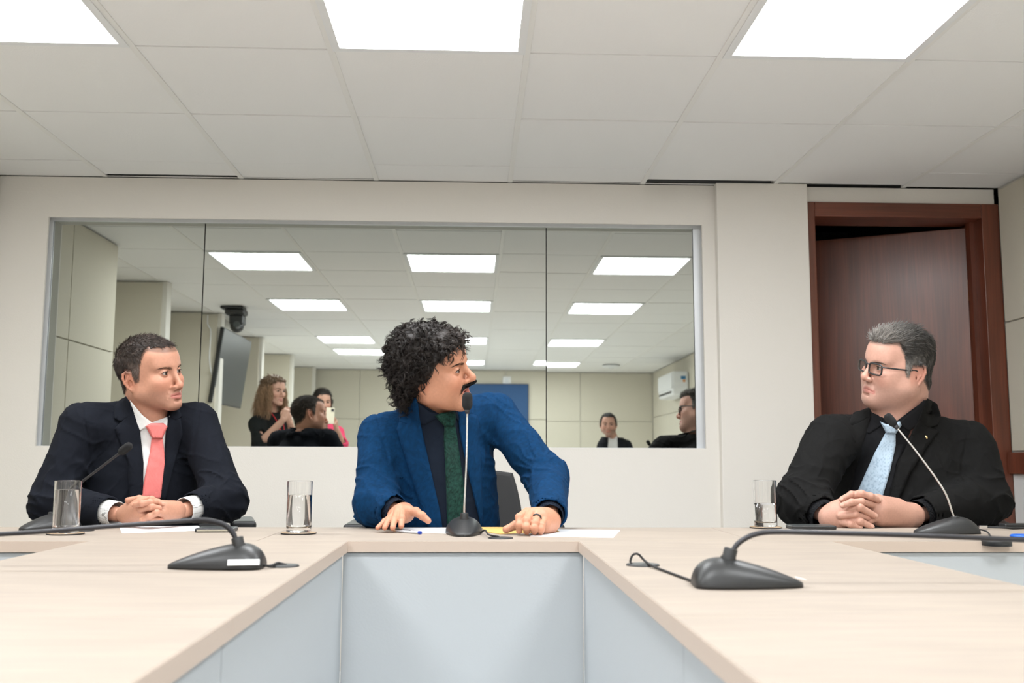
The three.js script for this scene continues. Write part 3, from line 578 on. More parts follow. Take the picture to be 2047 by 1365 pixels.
// ------------------------------------------------------------------ heads (local axes: eyes at y 0, face towards +z, the person's left is +x)
function headField(o) {
  const fat = o.fat || 0, F0 = new Field();
  F0.add(ell([0, 0.034, -0.014], [0.0765, 0.086, 0.099]), 0.001);
  F0.add(ell([0, -0.030, 0.028], [0.061 + fat * 0.012, 0.080, 0.060]), 0.03);
  for (const s of [-1, 1]) {
    F0.add(cone([s * (0.053 + fat * 0.007), -0.060, 0.002], [s * 0.016, -0.102, 0.070], 0.020 + fat * 0.006, 0.017 + fat * 0.002), 0.026 + fat * 0.012);
    F0.add(cone([s * 0.056, 0.0, -0.005], [s * (0.053 + fat * 0.007), -0.060, 0.002], 0.022, 0.020 + fat * 0.006), 0.02 + fat * 0.015);
    F0.add(sph([s * 0.043, -0.030, 0.062], 0.021 + fat * 0.003), 0.024);
    if (fat) { F0.add(ell([s * (0.034 + 0.006 * fat), -0.058, 0.041 + 0.004 * fat], [0.028, 0.034, 0.028]), 0.03); }
    F0.add(cone([s * 0.045, 0.020, 0.066], [s * 0.012, 0.017, 0.083], 0.0095, 0.0095), 0.018);
  }
  F0.add(ell([0, 0.048, 0.058], [0.052, 0.040, 0.034]), 0.03);                          // forehead
  F0.add(ell([0, -0.100, 0.076], [0.019, 0.016, 0.015]), 0.02);                         // chin
  if (fat > 0.5) F0.add(ell([0, -0.098, 0.020], [0.060, 0.032, 0.050]), 0.045);                // double chin
  for (const s of [-1, 1]) F0.cut(ell([s * 0.0325, -0.003, 0.0965], [0.0165, 0.0125, 0.016]), 0.016);
  // nose
  const nl = o.nose || 1, ny = o.noseY || 0;
  F0.add(cone([0, 0.010, 0.0845], [0, -0.032 + ny, 0.0845 + 0.0235 * nl], 0.0072, 0.0088), 0.012);
  F0.add(sph([0, -0.0385 + ny, 0.0865 + 0.0205 * nl], 0.0112), 0.008);
  for (const s of [-1, 1]) { F0.add(ell([s * 0.0128, -0.0430 + ny, 0.0965], [0.0085, 0.0075, 0.0105]), 0.007); F0.cut(ell([s * 0.0062, -0.0497 + ny, 0.1010], [0.0034, 0.0042, 0.0055]), 0.003); }
  // mouth
  const mo = o.mouthOpen || 0, my = o.mouthY || 0, mw = o.mouthW || 1, lo = o.lipOut || 0;
  F0.add(ell([0, my - 0.070 - mo * 0.4, 0.074], [0.030, 0.024, 0.020]), 0.016);
  for (const s of [-1, 1]) {
    F0.add(cone([s * 0.025 * mw, my - 0.0712, 0.0800 + lo], [s * 0.004, my - 0.0655, 0.0935 + lo], 0.0038 * (mw > 1 ? 0.85 : 1), 0.0052 * (mw > 1 ? 0.8 : 1)), 0.006);
    F0.add(cone([s * 0.022 * mw, my - 0.0738 - mo * 0.5, 0.0812 + lo], [0, my - 0.0790 - mo, 0.0925 + lo], 0.004, 0.0066 * (mw > 1 ? 0.85 : 1)), 0.006);
  }
  if (mo) F0.cut(ell([0, my - 0.0718 - mo * 0.5, 0.093], [0.019, 0.0015 + mo * 0.5, 0.02]), 0.002);
  F0.cut(cone([-0.012, my - 0.0885 - mo, 0.0935], [0.012, my - 0.0885 - mo, 0.0935], 0.003, 0.003), 0.008);
  { // the line between the lips and the folds beside the nose follow the surface found so far
    const f0 = F0.fn(), at = (x, y) => { let z = 0.14; for (let k = 0; k < 80; k++) { const d = f0(x, y, z); if (d < 0.0002) break; z -= Math.max(d * 0.8, 0.0002); } return z; };
    const groove = (pts, r, lift, k) => { const q = pts.map(([x, y, t]) => [[x, y, at(x, y) + lift], r * t]); for (let n = 0; n + 1 < q.length; n++) F0.cut(cone(q[n][0], q[n + 1][0], q[n][1], q[n + 1][1]), k); };
    const line = []; for (let n = -6; n <= 6; n++) { const t = n / 6; line.push([t * 0.0265 * mw, my - 0.0716 - mo * 0.5 * (1 - t * t) - 0.0012 * Math.abs(t) - (o.frown || 0) * t * t, 1 - 0.45 * Math.abs(t)]); }
    groove(line, 0.0021, 0.0004, 0.0018);
    for (const s of [-1, 1]) groove([[s * 0.0175, ny - 0.044, 0.6], [s * 0.026, -0.056, 1], [s * 0.033, -0.070, 0.8], [s * 0.034, -0.080, 0.4]], 0.0042, 0.0032, 0.006);
  }
  // eyelids with their openings
  for (const s of [-1, 1]) {
    const lid = ell([s * 0.0318, -0.001, 0.0728], [0.0165, 0.0150, 0.0152]), open = ell([s * 0.0318, -0.0012, 0.0890], [0.0152, o.eyeOpen || 0.0050, 0.013]);
    F0.add({ c: lid.c, R: lid.R, f: (x, y, z) => -smin(-lid.f(x, y, z), open.f(x, y, z), 0.0015) }, 0.0035);
  }
  // ears: a thin plate with a rolled rim, an inner ridge, tragus and lobe
  for (const s of [-1, 1]) {
    const be = 0.52, ta = 0.18, n = [s * Math.cos(be), 0, Math.sin(be)], u = [-s * Math.sin(be), 0, Math.cos(be)], c = [s * 0.0815, -0.016, -0.015], k = o.ear || 1;
    const at = (a, b, d) => { const A = (a - b * Math.sin(ta)) * k, B = b * Math.cos(ta) * k; return [c[0] + u[0] * A + n[0] * d, c[1] + B, c[2] + u[2] * A + n[2] * d]; };
    const m = new THREE.Matrix4().makeBasis(V(...n), V(-u[0] * Math.sin(ta), Math.cos(ta), -u[2] * Math.sin(ta)), V(...u)); const q = new THREE.Quaternion().setFromRotationMatrix(m);
    F0.add(ell(at(0, 0, -0.004), [0.0042, 0.030 * k, 0.0165 * k], q), 0.005);
    F0.add(cone(at(0.004, 0.004, -0.010), at(0.002, -0.018, -0.010), 0.010, 0.009), 0.006);
    const rim = [[0.008, 0.000], [0.0125, 0.014], [0.008, 0.026], [-0.002, 0.0305], [-0.012, 0.025], [-0.0165, 0.011], [-0.0155, -0.004], [-0.010, -0.018], [-0.003, -0.028]];
    for (let i = 0; i + 1 < rim.length; i++) F0.add(cone(at(...rim[i], 0.0005), at(...rim[i + 1], 0.0005), 0.0036, 0.0036), 0.003);
    F0.add(cone(at(-0.001, 0.016, -0.0005), at(-0.0078, 0.002, 0.0005), 0.0028, 0.0032), 0.003); F0.add(cone(at(-0.0078, 0.002, 0.0005), at(-0.004, -0.014, 0.0005), 0.0032, 0.003), 0.003);
    F0.add(ell(at(0.002, -0.029, -0.002), [0.0055, 0.0095 * k, 0.0085 * k], q), 0.004);
    F0.add(sph(at(0.0105, -0.008, 0.0005), 0.0045), 0.004);
    F0.cut(ell(at(0.002, -0.006, 0.001), [0.0065, 0.0105, 0.0065], q), 0.003);
  }
  return F0;
}
const lerpTable = (t, a) => { for (let i = 0; i + 1 < t.length; i++) if (a <= t[i + 1][0]) return mixn(t[i][1], t[i + 1][1], (a - t[i][0]) / (t[i + 1][0] - t[i][0])); return t[t.length - 1][1]; };
function hairHeight(tab, x, y, z) { return y - lerpTable(tab, Math.abs(Math.atan2(x, z + 0.012)) * 180 / Math.PI); }   // metres above the hairline
function strandGeo(list, sides = 3) {                                // list of {p: [[x,y,z]..], r0, r1, c}
  let nv = 0, ni = 0; for (const s of list) { nv += s.p.length * sides; ni += (s.p.length - 1) * sides * 6; }
  const pos = new Float32Array(nv * 3), nor = new Float32Array(nv * 3), col = new Float32Array(nv * 3), idx = new Uint32Array(ni); let a = 0, b = 0;
  const T = V(), U = V(), Q = V(), up = V();
  for (const s of list) {
    const n = s.p.length, start = a;
    for (let i = 0; i < n; i++) {
      const p = s.p[i], q0 = s.p[Math.max(0, i - 1)], q1 = s.p[Math.min(n - 1, i + 1)];
      T.set(q1[0] - q0[0], q1[1] - q0[1], q1[2] - q0[2]).normalize(); up.set(0.31, 0.2, 0.93); if (Math.abs(T.dot(up)) > 0.9) up.set(0.9, 0.4, 0.1);
      U.crossVectors(T, up).normalize(); Q.crossVectors(T, U);
      const r = mixn(s.r0, s.r1, i / (n - 1));
      for (let k = 0; k < sides; k++) {
        const t = k / sides * 2 * Math.PI, c = Math.cos(t), d = Math.sin(t), X = U.x * c + Q.x * d, Y = U.y * c + Q.y * d, Z = U.z * c + Q.z * d;
        pos[3 * a] = p[0] + X * r; pos[3 * a + 1] = p[1] + Y * r; pos[3 * a + 2] = p[2] + Z * r; nor[3 * a] = X; nor[3 * a + 1] = Y; nor[3 * a + 2] = Z; col[3 * a] = s.c[0]; col[3 * a + 1] = s.c[1]; col[3 * a + 2] = s.c[2]; a++;
        if (i < n - 1) { const o = start + i * sides, k2 = (k + 1) % sides; idx[b++] = o + k; idx[b++] = o + k2; idx[b++] = o + sides + k; idx[b++] = o + k2; idx[b++] = o + sides + k2; idx[b++] = o + sides + k; }
      }
    }
  }
  const g = new THREE.BufferGeometry(); g.setAttribute('position', new THREE.BufferAttribute(pos, 3)); g.setAttribute('normal', new THREE.BufferAttribute(nor, 3)); g.setAttribute('color', new THREE.BufferAttribute(col, 3)); g.setIndex(new THREE.BufferAttribute(idx, 1)); return g;
}
// frame of a head: yaw turns the face towards +x, pitch up, roll towards the person's right
function frame(pos, yaw, pitch, roll, s = 1) {
  const e = new THREE.Euler(-pitch, yaw, roll, 'YXZ'); return new THREE.Matrix4().compose(pos, new THREE.Quaternion().setFromEuler(e), V(s, s, s));
}
function buildHead(o) {
  // o: {mat, neck (world), neckR, skin, h, hair: {...}, ...} -> {geo (world), eyes, hair}
  const inv = o.mat.clone().invert(), nb = o.neck.clone().applyMatrix4(inv), H = headField(o);
  const s = o.mat.getMaxScaleOnAxis(), nr = (o.neckR || 0.058) / s;
  const ne = [nb.x, nb.y + (o.neckUp || 0), nb.z]; H.add(cone([0, -0.045, -0.030], ne, nr * 0.98, nr * 1.05), 0.022);
  if (o.fat > 0.5) H.add(cone([0, -0.09, 0.02], [nb.x, nb.y + 0.05, nb.z + 0.02], 0.045, nr * 0.75), 0.03);
  const MY = o.mouthY || 0, f = H.fn(), sc = o.skin, st = o.stubble || 0, stc = o.stubbleColor || [0.10, 0.08, 0.075];
  const colour = (x, y0, z, a, b, c) => {
    const y = y0; let r = sc[0], g = sc[1], bl = sc[2]; const n = n3(x * 90, y * 90, z * 90) * 0.04 + n3(x * 300, y * 300, z * 300) * 0.03; r *= 1 + n; g *= 1 + n; bl *= 1 + n;
    const mix = (q, t) => { r = mixn(r, q[0], t); g = mixn(g, q[1], t); bl = mixn(bl, q[2], t); };
    const ck = Math.max(0, 1 - Math.hypot(Math.abs(x) - 0.045, y + 0.035, z - 0.075) / 0.035), ns = Math.max(0, 1 - Math.hypot(x, y + 0.038 - (o.noseY || 0), z - 0.106) / 0.022), er = sstep(0.07, 0.082, Math.abs(x)) * sstep(-0.055, -0.02, y) * (z < 0.01 ? 1 : 0);
    mix([sc[0] * 1.02, sc[1] * 0.78, sc[2] * 0.74], clamp(ck * 0.55 + ns * 0.6 + er * 0.6));
    const beard = sstep(-0.045, -0.062, y) * sstep(-0.015, 0.02, z) * sstep(-0.135, -0.115, y), noLip = sstep(0.003, 0.007, Math.hypot(x * 0.38, y - MY + 0.0725)); 
    if (st) mix(stc, st * beard * noLip * (0.75 + 0.25 * n3(x * 500, y * 500, z * 500)));
    const lip = (1 - sstep(0.023, 0.028, Math.abs(x) / (o.mouthW || 1))) * (1 - sstep(0.0085 - 0.003 * sstep(0.008, 0.026, Math.abs(x)), 0.0115 - 0.005 * sstep(0.008, 0.026, Math.abs(x)), Math.abs(y - MY + 0.0725 + (o.frown || 0) * (x / (0.0265 * (o.mouthW || 1))) ** 2 + (o.mouthOpen || 0) * 0.5) - (o.mouthOpen || 0) * 0.5)) * sstep(0.076, 0.081, z);
    mix(o.lip || [sc[0] * 0.86, sc[1] * 0.55, sc[2] * 0.55], lip * 0.8);
    if (o.mouthOpen) { const inside = (1 - sstep(0.017, 0.02, Math.abs(x))) * (1 - sstep(0.9, 1.0, Math.abs(y - MY + 0.0718 + o.mouthOpen * 0.5) / (0.0015 + o.mouthOpen * 0.55))) * sstep(0.087, 0.083, z) * sstep(0.05, 0.06, z); mix([0.10, 0.02, 0.02], inside); }
    if (o.hair) { const m = hairHeight(o.hair.line, x, y, z); mix(o.hair.scalp || o.hair.c, clamp(m / 0.006) * (y > -0.09 ? (o.hair.dense || 0.85) : 0)); }
    return [r, g, bl];
  };
  const lo = [-0.105, Math.min(-0.15, nb.y - 0.02), -0.135], hi = [0.105, 0.135, 0.135]; lo[0] = Math.min(lo[0], nb.x - nr - 0.03); hi[0] = Math.max(hi[0], nb.x + nr + 0.03); lo[2] = Math.min(lo[2], nb.z - nr - 0.03); hi[2] = Math.max(hi[2], nb.z + nr + 0.04);
  const geo = skin(f, lo, hi, o.h || 0.0021, colour); geo.applyMatrix4(o.mat);
  const out = { geo, f, mat: o.mat, eyes: [], inv };
  for (const sd of [-1, 1]) {
    const e = new THREE.SphereGeometry(0.0138, 40, 28), p = e.attributes.position, col = new Float32Array(p.count * 3), gz = V(o.gaze ? o.gaze[0] : 0, o.gaze ? o.gaze[1] : 0, 1).normalize();
    for (let i = 0; i < p.count; i++) { const a = Math.acos(clamp((p.getX(i) * gz.x + p.getY(i) * gz.y + p.getZ(i) * gz.z) / 0.0138, -1, 1)); const q = a < 0.2 ? [0.004, 0.004, 0.004] : a < 0.5 ? [0.035, 0.018, 0.010] : [0.42, 0.37, 0.34]; col.set(q, 3 * i); }
    e.setAttribute('color', new THREE.BufferAttribute(col, 3)); e.deleteAttribute('uv'); e.translate(sd * 0.0318, -0.001, 0.0728); e.applyMatrix4(o.mat); out.eyes.push(e);
  }
  // eyebrows, moustache and hair
  const proj = (x, y) => { let z = 0.135; for (let i = 0; i < 60; i++) { const d = f(x, y, z); if (d < 0.0003) break; z -= Math.max(d * 0.8, 0.0003); } return z; };
  const br = []; const bc = o.brow || [0.02, 0.015, 0.012];
  for (const sd of [-1, 1]) for (let i = 0; i < (o.brows || 120); i++) {
    const t = rnd(), bx0 = mixn(0.0125, 0.050, t), y = 0.0125 + 0.0065 * Math.sin(t * 2.1) + rr(-0.0035, 0.0035) * (1 - 0.6 * t) - (o.browLow || 0), x = sd * bx0, z = proj(x, y);
    const L = rr(0.005, 0.009), x2 = x + sd * L, y2 = y + L * (0.45 - 0.75 * t), z2 = proj(x2, y2); br.push({ p: [[x, y, z - 0.0004], [(x + x2) / 2, (y + y2) / 2, (z + z2) / 2 + 0.0014], [x2, y2, z2 + 0.0006]], r0: 0.00042, r1: 0.00015, c: bc.map(q => q * rr(0.7, 1.5)) });
  }
  const la = []; for (const sd of [-1, 1]) { const eo = o.eyeOpen || 0.0050, up = [], dn = []; for (let i = 0; i <= 10; i++) { const t = -1 + i / 5, dx = t * 0.0145, q = Math.sqrt(1 - t * t), dy = eo * q + 0.0004, dy2 = -eo * q; const zz = d => 0.0728 + 0.0154 * Math.sqrt(Math.max(0, 1 - (dx / 0.0165) ** 2 - (d / 0.0150) ** 2)); up.push([sd * 0.0318 + dx, -0.0012 + dy, zz(dy)]); dn.push([sd * 0.0318 + dx, -0.0012 + dy2, zz(dy2) - 0.0003]); } la.push({ p: up, r0: 0.0009, r1: 0.0009, c: [0.018, 0.011, 0.009] }, { p: dn, r0: 0.0004, r1: 0.0004, c: [0.10, 0.05, 0.04] }); const cr = up.map(q => [q[0], q[1] + 0.0042, q[2] - 0.0022]); }
  out.lashes = strandGeo(la, 5); out.lashes.applyMatrix4(o.mat);
  out.brows = strandGeo(br); out.brows.applyMatrix4(o.mat);
  if (o.moustache) {
    const ms = [];
    for (let i = 0; i < o.moustache.n; i++) {
      const sd = rnd() < 0.5 ? -1 : 1, t = rnd(), x = sd * mixn(0.001, 0.030, t), y = MY - 0.0525 - 0.012 * t * t + rr(-0.005, 0.004), z = proj(x, y), L = rr(0.008, 0.013);
      const x2 = x + sd * L * (0.35 + 0.4 * t), y2 = y - L * 0.75, z2 = proj(x2, y2) + 0.002; ms.push({ p: [[x, y, z - 0.0005], [mixn(x, x2, 0.5), mixn(y, y2, 0.45), Math.max(z, z2) + 0.0028], [x2, y2, z2 + 0.001]], r0: 0.0008, r1: 0.0003, c: o.moustache.c.map(q => q * rr(0.6, 1.6)) });
    }
    out.moustache = strandGeo(ms); out.moustache.applyMatrix4(o.mat);
  }
  if (o.teeth) { const t = new THREE.SphereGeometry(1, 24, 12).scale(0.0185, 0.0052, 0.016).translate(0, MY - 0.0672, 0.0765); t.deleteAttribute('uv'); t.applyMatrix4(o.mat); out.teeth = t; }
  if (o.hair) {
    const hr = o.hair, cap = (x, y, z) => { const m = hairHeight(hr.line, x, y, z), t = hr.vol(x, y, z, m); return f(x, y, z) - t; };
    const cg = skin(cap, [-0.15, hr.low || -0.11, -0.17], [0.15, 0.19, 0.15], hr.h || 0.0035, (x, y, z) => { const k = 0.8 + 0.5 * n3(x * 70, y * 70, z * 70) * 0.5; const c = hr.col(x, y, z); return [c[0] * k, c[1] * k, c[2] * k]; }, (x, y, z) => f(x, y, z) > 0.0012 && hairHeight(hr.line, x, y, z) > -0.004 && hr.vol(x, y, z, hairHeight(hr.line, x, y, z)) > 0.0006);
    const P = cg.attributes.position, Nn = cg.attributes.normal, used = [...new Set(cg.index.array)], list = [];
    for (let i = 0; i < hr.n; i++) { const a = used[Math.floor(rnd() * used.length)]; const s0 = hr.strand([P.getX(a) + rr(-0.0015, 0.0015), P.getY(a) + rr(-0.0015, 0.0015), P.getZ(a) + rr(-0.0015, 0.0015)], [Nn.getX(a), Nn.getY(a), Nn.getZ(a)], f); if (s0) list.push(s0); }
    const sg = strandGeo(list); out.hair = mergeGeometries([cg, sg]); out.hair.applyMatrix4(o.mat);
  }
  return out;
}
const dull = c => [c[0], c[1], c[2]];
// short combed strand: dir(x,y,z) gives the combing direction
const combed = (len, lift, comb, col, r0 = 0.0009) => (p, n) => {
  const d = comb(p[0], p[1], p[2]), L = len(p[0], p[1], p[2]) * rr(0.7, 1.25), pts = [[p[0] - n[0] * 0.002, p[1] - n[1] * 0.002, p[2] - n[2] * 0.002]]; let q = p.slice(); const j = [rr(-0.25, 0.25), rr(-0.25, 0.25), rr(-0.25, 0.25)];
  const dn = d[0] * n[0] + d[1] * n[1] + d[2] * n[2]; const t = [d[0] - dn * n[0] + j[0], d[1] - dn * n[1] + j[1], d[2] - dn * n[2] + j[2]];
  for (let k = 1; k <= 4; k++) { const u = k / 4, l = lift(p[0], p[1], p[2]) * (1 - u * 0.75); const v = [t[0] + n[0] * l, t[1] + n[1] * l, t[2] + n[2] * l], m = Math.hypot(...v) || 1; q = [q[0] + v[0] / m * L / 4, q[1] + v[1] / m * L / 4, q[2] + v[2] / m * L / 4]; pts.push(q); }
  const c = col(p[0], p[1], p[2]), k = rr(0.6, 1.6); return { p: pts, r0, r1: 0.0003, c: [c[0] * k, c[1] * k, c[2] * k] };
};
// locks of loosely curled hair: a few strands follow one helix that runs along the head
const locks = (len, rad, flow, col, r0 = 0.0009, per = 7) => { let left = 0, q = null; return (p0, n0) => {
  if (left-- <= 0) {
    const p = p0, n = n0, L = len(p[0], p[1], p[2]) * rr(0.7, 1.25), R = rad * rr(0.55, 1.3), ph = rr(0, 6.28), fl = flow(p[0], p[1], p[2]), dn = fl[0] * n[0] + fl[1] * n[1] + fl[2] * n[2];
    const ax = V(fl[0] - dn * n[0] * 0.9 + n[0] * 0.22 + rr(-0.4, 0.4), fl[1] - dn * n[1] * 0.9 + n[1] * 0.22 + rr(-0.4, 0.4), fl[2] - dn * n[2] * 0.9 + n[2] * 0.22 + rr(-0.4, 0.4)).normalize(), u = V(rr(-1, 1), rr(-1, 1), rr(-1, 1)).cross(ax).normalize(), w = ax.clone().cross(u), pitch = L * rr(0.42, 0.7), turns = Math.sqrt(Math.max(0, L * L - pitch * pitch)) / (6.28 * R);
    q = { p, n, R, ph, ax, u, w, pitch, turns, hand: rnd() < 0.5 ? -1 : 1, k: rr(0.55, 1.6), c: col(p[0], p[1], p[2]) }; left = per - 1;
  }
  const { p, n, ax, u, w } = q, K = 11, R = q.R * rr(0.8, 1.15), ph = q.ph + rr(-0.25, 0.25), o = [rr(-0.0022, 0.0022), rr(-0.0022, 0.0022), rr(-0.0022, 0.0022)], c0 = Math.cos(ph), s0 = Math.sin(ph), pts = [], end = rr(0.8, 1.05);
  for (let i = 0; i < K; i++) { const t = i / (K - 1) * end, a = ph + q.hand * t * q.turns * 6.28, g = Math.min(1, t * 3), rx = R * g * (Math.cos(a) - c0 * 0.4), ry = R * g * (Math.sin(a) - s0 * 0.4), sag = -0.006 * t * t; pts.push([p[0] + o[0] * (0.4 + t) - n[0] * 0.003 + ax.x * q.pitch * t + u.x * rx + w.x * ry, p[1] + o[1] * (0.4 + t) - n[1] * 0.003 + ax.y * q.pitch * t + u.y * rx + w.y * ry + sag, p[2] + o[2] * (0.4 + t) - n[2] * 0.003 + ax.z * q.pitch * t + u.z * rx + w.z * ry]); }
  const k = q.k * rr(0.75, 1.3); return { p: pts, r0: r0 * rr(0.7, 1.2), r1: 0.0003, c: [q.c[0] * k, q.c[1] * k, q.c[2] * k] };
}; };

// ------------------------------------------------------------------ hands: chains of joints in world space, [point, radius]
function handField(palms, fingers) {
  const fs = [];
  const P = new Field(); for (const [a, b, ra, rb] of palms) P.add(cone(arr(a), arr(b), ra, rb), 0.016);
  const pf = P.fn(); const chains = fingers.map(ch => { const C = new Field(); for (let i = 0; i + 1 < ch.length; i++) C.add(cone(arr(ch[i][0]), arr(ch[i + 1][0]), ch[i][1], ch[i + 1][1]), 0.0035); for (let i = 1; i + 1 < ch.length; i++) C.add(sph(arr(ch[i][0]), ch[i][1] * 1.06), 0.004); const c = ch[Math.floor(ch.length / 2)][0]; let R = 0; for (const q of ch) R = Math.max(R, q[0].distanceTo(c) + q[1]); return { f: C.fn(), c: arr(c), R, root: arr(ch[0][0]) }; });
  return (x, y, z) => {
    const d0 = pf(x, y, z); let d = 1;
    for (const c of chains) { const lb = Math.hypot(x - c.c[0], y - c.c[1], z - c.c[2]) - c.R; if (lb > d + 0.01) continue; const q = c.f(x, y, z); const dr = Math.hypot(x - c.root[0], y - c.root[1], z - c.root[2]); d = smin(d, q, 0.0016); }
    return smin(d0, d, 0.0055);
  };
}
function bounds(pts, m) { const lo = [1e9, 1e9, 1e9], hi = [-1e9, -1e9, -1e9]; for (const p of pts) { const a = arr(p); for (let i = 0; i < 3; i++) { lo[i] = Math.min(lo[i], a[i] - m); hi[i] = Math.max(hi[i], a[i] + m); } } return [lo, hi]; }
function buildHands(palms, fingers, sc, h = 0.0024) {
  const f = handField(palms, fingers), pts = []; for (const p of palms) pts.push(p[0], p[1]); for (const c of fingers) for (const q of c) pts.push(q[0]);
  const tips = fingers.map(c => c[c.length - 1][0]), joints = fingers.flatMap(c => c.slice(1, -1).map(q => q[0])); const [lo, hi] = bounds(pts, 0.05);
  return skin(f, lo, hi, h, (x, y, z) => { let t = 0; for (const q of tips) t = Math.max(t, 1 - Math.hypot(x - q.x, y - q.y, z - q.z) / 0.014); for (const q of joints) t = Math.max(t, 0.7 * (1 - Math.hypot(x - q.x, y - q.y, z - q.z) / 0.013)); t = clamp(t) * 0.6; const n = 1 + 0.06 * n3(x * 150, y * 150, z * 150); return [sc[0] * n * (1 + 0.02 * t), sc[1] * n * (1 - 0.22 * t), sc[2] * n * (1 - 0.22 * t)]; });
}
// nails: small shells on the finger ends
function nail(tip, prev, up, r) {
  const d = tip.clone().sub(prev).normalize(), n = up.clone().addScaledVector(d, -up.dot(d)).normalize(), s = n.clone().cross(d);
  const g = new THREE.SphereGeometry(1, 14, 10).scale(r * 0.62, r * 0.22, r * 0.75), m = new THREE.Matrix4().makeBasis(s, n, d); g.deleteAttribute('uv'); g.applyMatrix4(m); const p = tip.clone().addScaledVector(n, r * 0.86).addScaledVector(d, r * 0.25); g.translate(p.x, p.y, p.z); return g;
}

// ------------------------------------------------------------------ draped pieces: a polygon in the torso's front plane laid over a field
function inPoly(poly, x, y) { let c = false; for (let i = 0, j = poly.length - 1; i < poly.length; j = i++) { const a = poly[i], b = poly[j]; if ((a[1] > y) !== (b[1] > y) && x < (b[0] - a[0]) * (y - a[1]) / (b[1] - a[1]) + a[0]) c = !c; } return c; }
function edgeDist(poly, x, y) { let d = 1e9; for (let i = 0, j = poly.length - 1; i < poly.length; j = i++) { const a = poly[j], b = poly[i], dx = b[0] - a[0], dy = b[1] - a[1], t = clamp(((x - a[0]) * dx + (y - a[1]) * dy) / (dx * dx + dy * dy || 1e-9)); d = Math.min(d, Math.hypot(x - a[0] - dx * t, y - a[1] - dy * t)); } return d; }
function drape(poly, f, off, th, colour, step = 0.006, zTop = 0.35, zMin = -0.05) {
  // triangulates the polygon with inner grid points, finds the surface along z and gives it thickness with a rounded rim
  const pts = []; const n = poly.length;
  for (let i = 0; i < n; i++) { const a = poly[i], b = poly[(i + 1) % n], L = Math.hypot(b[0] - a[0], b[1] - a[1]), k = Math.max(1, Math.round(L / step)); for (let j = 0; j < k; j++) pts.push([mixn(a[0], b[0], j / k), mixn(a[1], b[1], j / k)]); }
  const rim = pts.length, contour = pts.map(p => new THREE.Vector2(p[0], p[1]));
  // columns: the rim plus interior points are triangulated by splitting the ear-cut triangles
  let tris = THREE.ShapeUtils.triangulateShape(contour, []).map(t => t.slice());
  const area = t => Math.abs((pts[t[1]][0] - pts[t[0]][0]) * (pts[t[2]][1] - pts[t[0]][1]) - (pts[t[2]][0] - pts[t[0]][0]) * (pts[t[1]][1] - pts[t[0]][1])) / 2;
  const split = new Map(), rimEdge = new Set(); for (let i = 0; i < rim; i++) rimEdge.add(Math.min(i, (i + 1) % rim) + '_' + Math.max(i, (i + 1) % rim));
  const len = (a, b) => Math.hypot(pts[a][0] - pts[b][0], pts[a][1] - pts[b][1]);
  for (let pass = 0; pass < 14; pass++) {
    let cnt = 0; const mid = new Map(), want = (a, b) => { const k = Math.min(a, b) + '_' + Math.max(a, b); if (rimEdge.has(k) || len(a, b) < step * 1.6) return -1; if (!mid.has(k)) { mid.set(k, pts.length); pts.push([(pts[a][0] + pts[b][0]) / 2, (pts[a][1] + pts[b][1]) / 2]); cnt++; } return mid.get(k); };
    // split only the longest edge of each triangle, consistently
    const longest = new Set(); for (const t of tris) { let m = -1, e = null; for (let i = 0; i < 3; i++) { const a = t[i], b = t[(i + 1) % 3], k = Math.min(a, b) + '_' + Math.max(a, b); if (rimEdge.has(k)) continue; const l = len(a, b); if (l > step * 1.6 && l > m) { m = l; e = k; } } if (e) longest.add(e); }
    const out = [];
    for (const t of tris) {
      const ms = [0, 1, 2].map(i => { const a = t[i], b = t[(i + 1) % 3], k = Math.min(a, b) + '_' + Math.max(a, b); return longest.has(k) ? want(a, b) : -1; });
      const c = ms.filter(q => q >= 0).length;
      if (c === 0) out.push(t);
      else if (c === 3) out.push([t[0], ms[0], ms[2]], [ms[0], t[1], ms[1]], [ms[2], ms[1], t[2]], [ms[0], ms[1], ms[2]]);
      else if (c === 1) { const i = ms.findIndex(q => q >= 0); out.push([t[i], ms[i], t[(i + 2) % 3]], [ms[i], t[(i + 1) % 3], t[(i + 2) % 3]]); }
      else { const i = ms.findIndex(q => q < 0), a = t[i], b = t[(i + 1) % 3], d = t[(i + 2) % 3], mb = ms[(i + 1) % 3], md = ms[(i + 2) % 3]; out.push([a, b, mb], [a, mb, md], [md, mb, d]); }
    }
    tris = out; if (!cnt) break;
  }
  const N = pts.length, P = new Float32Array(N * 6), col = new Float32Array(N * 6), idx = [];
  for (let i = 0; i < N; i++) {
    const [x, y] = pts[i]; let z = zTop; for (let k = 0; k < 70; k++) { const d = f(x, y, z); if (d < 0.0006) break; z -= Math.max(d * 0.85, 0.0006); if (z < zMin) { z = zMin; break; } }
    const ed = i < rim ? 0 : edgeDist(poly, x, y), o = typeof off === 'function' ? off(x, y) : off, r = th * (0.35 + 0.65 * sstep(0, 0.004, ed));
    P.set([x, y, z + o + r], 3 * i); P.set([x, y, z + o - 0.004], 3 * (N + i)); const c = colour(x, y, z); col.set(c, 3 * i); col.set(c, 3 * (N + i));
  }
  const ccw = t => ((pts[t[1]][0] - pts[t[0]][0]) * (pts[t[2]][1] - pts[t[0]][1]) - (pts[t[2]][0] - pts[t[0]][0]) * (pts[t[1]][1] - pts[t[0]][1])) > 0;
  for (const t of tris) { const q = ccw(t) ? t : [t[0], t[2], t[1]]; idx.push(q[0], q[1], q[2], N + q[0], N + q[2], N + q[1]); }
  const cw = THREE.ShapeUtils.area(contour) > 0;
  for (let i = 0; i < rim; i++) { const a = cw ? i : (i + 1) % rim, b = cw ? (i + 1) % rim : i; idx.push(a, N + a, b, b, N + a, N + b); }
